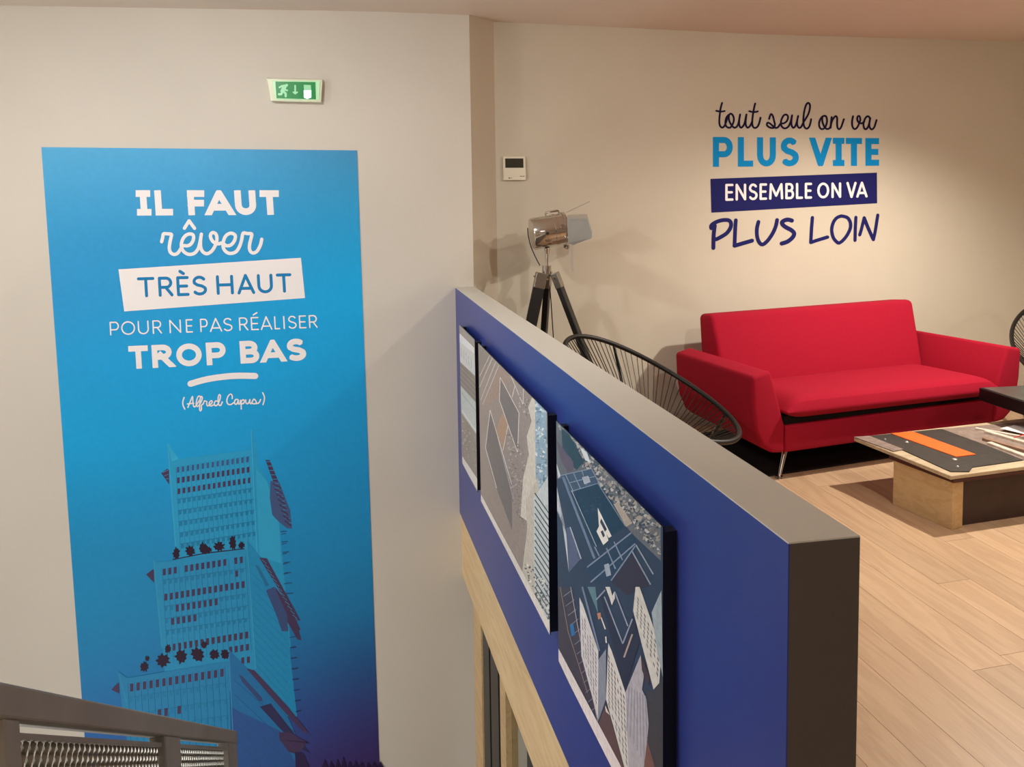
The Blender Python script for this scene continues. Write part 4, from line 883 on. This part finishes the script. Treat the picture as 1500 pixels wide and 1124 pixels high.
def batten(a, b, w_, h_, m_, z0=H1):
    p, q = atz(*a, z0), atz(*b, z0); d = (q - p).normalized(); q = q + d * .25; n_ = V((-d.y, d.x, 0)) * w_
    return obj('batten', MB().prism([flat(p, z0 - .001), flat(q, z0 - .001), flat(q + n_, z0 - .001), flat(p + n_, z0 - .001)], [flat(p, z0 + h_), flat(q, z0 + h_), flat(q + n_, z0 + h_), flat(p + n_, z0 + h_)]), m_, ct, bevel=.002, seg=1)
M_bat = mat('whitewashed_batten', (214, 202, 186), .7, noise=.2, nscale=25)
M_bat2 = mat('worn_batten', (150, 120, 100), .7, noise=.25, nscale=25)
batten((1441, 635), (1500, 652), .03, .016, M_bat); batten((1438, 646), (1500, 664), .03, .018, M_bat2); batten((1445, 651.5), (1500, 672), .032, .014, M_bat); batten((1428, 630), (1500, 643), .02, .012, M_bat)
# support block and dark panel
bd = (bl_b - bl_a).normalized(); bn = V((-bd.y, bd.x, 0)); bn = bn if bn.x > 0 else -bn
q = [bl_a, bl_b, bl_b + bn * .075, bl_a + bn * .075]; obj('support_block', slab_(q, 0, .242), M_pine, ct, bevel=.002, seg=1, label='light pine block')
q2 = [bl_a + bn * .077 + bd * .02, bl_b + bn * .077 - bd * .02, bl_b + bn * .077 - bd * .02 + fd_ * .86, bl_a + bn * .077 + bd * .02 + fd_ * .86]; obj('support_panel', slab_(q2, 0, .242), M_brown, ct, label='dark brown base box')
q3 = [bl_a - bd * .02 - bn * .01, bl_b + bd * .01 - bn * .01, bl_b + bd * .01 + fd_ * .9, bl_a - bd * .02 + fd_ * .9]; obj('spacer', slab_(q3, .242, H1 - .022), M_redt, ct, label='thin dark red spacer')
pz_ = onto(zc((1145, 378), (1235, 358), (1330, 372), (1300, 415)), H1 + .018)
o = obj('sheet', slab_(pz_, H1 + .0165, H1 + .0178), M_paper); o['label'] = 'white sheet of paper lying on the coffee table battens'; o['category'] = 'paper'
pz2 = [atz(1485, 641, H1 + .022), atz(1520, 632, H1 + .022)]
o = obj('pen', MB().tube(pz2, [.002, .005], 8), M_redp); o['label'] = 'red pen beside the white sheet on the coffee table'; o['category'] = 'pen'

# ------------------------------------------------------------------ black side table
HS = .47
s0 = atz(1434, 567, HS); s1 = atz(1500, 588, HS); s2 = atz(1500, 564, HS); ed = (s1 - s0).normalized(); eb = (s2 - s0).normalized()
stb = thing('side_table', 'black thick-topped table at the right edge before the sofa arm', 'table', flat(s0 + eb * .8 + ed * .35, 0))
SW, SD_ = .95, .42
q = [s0, s0 + ed * SD_, s0 + ed * SD_ + eb * SW, s0 + eb * SW]
obj('table_top', slab_(q, HS - .08, HS - .004), M_black, stb, bevel=.003, seg=1)
ins = lambda a, b: s0 + ed * (SD_ * a) + eb * (SW * b)
obj('top_inset', slab_([ins(.03, .015), ins(.97, .015), ins(.97, .985), ins(.03, .985)], HS - .006, HS - .002), mat('dark_grey_top', (82, 84, 78), .3, noise=.15, nscale=15), stb, label='dark grey glossy inset')
for b_ in (.74, .93): obj('leg', slab_([ins(.2, b_), ins(.8, b_), ins(.8, b_ + .04), ins(.2, b_ + .04)], 0, HS - .08), M_black, stb)

# ------------------------------------------------------------------ stair, railing
rdir = ray(530, 1109).normalized(); P0 = EYE + ray(0, 1030) * 1.15
hdir = V((rdir.x, rdir.y, 0)).normalized(); side = V((hdir.y, -hdir.x, 0)); side = side if side.x > 0 else -side
rl_ = thing('stair_railing', 'grey steel stair railing with mesh infill descending at the lower left', 'railing', flat(P0, 0))
sl_ = rdir.z / math.hypot(rdir.x, rdir.y)
def along(t, dz=0, s=0): return flat(P0, P0.z) + hdir * t + side * s + V((0, 0, sl_ * t + dz))
def bar(t0, t1, z0, z1, w0=-.022, w1=.022):
    return MB().prism([along(t0, z0, w0), along(t1, z0, w0), along(t1, z0, w1), along(t0, z0, w1)], [along(t0, z1, w0), along(t1, z1, w0), along(t1, z1, w1), along(t0, z1, w1)])
def vbar(t0, t1, ztop, zbot, w0=-.02, w1=.02):
    a, b, c, d = along(t0, 0, w0), along(t1, 0, w0), along(t1, 0, w1), along(t0, 0, w1)
    return MB().prism([flat(p, zbot(t0)) for p in (a, b, c, d)], [flat(p, ztop(t) + P0.z) for p, t in ((a, t0), (b, t1), (c, t1), (d, t0))])
def t_of(px):      # run length along the rail at which it crosses image column px
    lo, hi = -.5, 4.
    for _ in range(50):
        mid_ = (lo + hi) / 2; d = along(mid_) - EYE; x = PX + FPX * d.dot(RGT) / d.dot(fwd)
        if x < px: lo = mid_
        else: hi = mid_
    return lo
tE = t_of(339)
obj('handrail', bar(-.6, tE, -.028, .024), M_rail, rl_, bevel=.004, seg=2)
RH = .95
gz = lambda t: P0.z + sl_ * t - RH
for a, b in ((t_of(-18), t_of(5)), (t_of(229), t_of(252)), (t_of(326), tE)):
    obj('post', vbar(a, b, lambda t: sl_ * t - .026, gz), M_rail, rl_, bevel=.003, seg=1)
def mesh_infill(t0, t1, zt_, zb_):
    mbm = MB(); cw, ch = .026, .040; nt_ = max(1, int((t1 - t0) / cw)); nz = int((zt_ - zb_) / ch)
    for i in range(nt_):
        for j in range(nz):
            c = t0 + (i + .5) * (t1 - t0) / nt_; zc_ = zt_ - (j + .5) * ch; hw_ = (t1 - t0) / nt_ / 2; hh = ch / 2
            for (a, za_), (b, zb2) in (((c - hw_, zc_), (c, zc_ + hh)), ((c, zc_ + hh), (c + hw_, zc_)), ((c + hw_, zc_), (c, zc_ - hh)), ((c, zc_ - hh), (c - hw_, zc_))):
                mbm.poly([along(a, za_ + .003, -.003), along(b, zb2 + .003, -.003), along(b, zb2 - .003, .004), along(a, za_ - .003, .004)])
    return mbm
FD = -.048
for a, b in ((t_of(6), t_of(228)), (t_of(253), t_of(325))):
    obj('mesh_frame', bar(a, b, FD - .007, FD + .003, -.012, .012), M_rail, rl_); obj('mesh_frame', bar(a, b, -.90, -.875, -.012, .012), M_rail, rl_)
    o = obj('mesh_infill', mesh_infill(a, b, FD - .007, -.875), M_mesh, rl_, label='diamond expanded metal mesh'); o['kind'] = 'stuff'
# stair under the railing
stp = thing('staircase', 'stair flight going down beside the parapet below the frame', 'stairs', flat(P0, LOW))
T0 = (.85 - P0.y) / hdir.y; nst = 13; gg = .255; rr_ = .19
for k in range(nst):
    a = T0 + k * gg; z = -rr_ * (k + 1)
    p = flat(P0, 0) + hdir * a + side * .03; wdt = .78
    obj('step', MB().prism([flat(p, z - .05), flat(p + hdir * (gg + .02), z - .05), flat(p + hdir * (gg + .02) + side * wdt, z - .05), flat(p + side * wdt, z - .05)], [flat(p, z), flat(p + hdir * (gg + .02), z), flat(p + hdir * (gg + .02) + side * wdt, z), flat(p + side * wdt, z)]), M_conc, stp)

# ------------------------------------------------------------------ ceiling downlights (outside the frame)
for i, (x, y) in enumerate(DOWN):
    t = thing('downlight', ['recessed downlight of the lounge ceiling nearest the coffee table', 'recessed downlight of the lounge ceiling above the red sofa', 'recessed downlight above the stairwell'][i], 'downlight', (x, y, HC), 'recessed downlights of the ceiling')
    obj('ring', MB().tube([(x, y, HC - .012), (x, y, HC - .001)], [.052, .056], 24), M_plast, t, smooth=True)
    obj('lamp', MB().tube([(x, y, HC - .014), (x, y, HC - .012)], .036, 20), M_lamp, t)
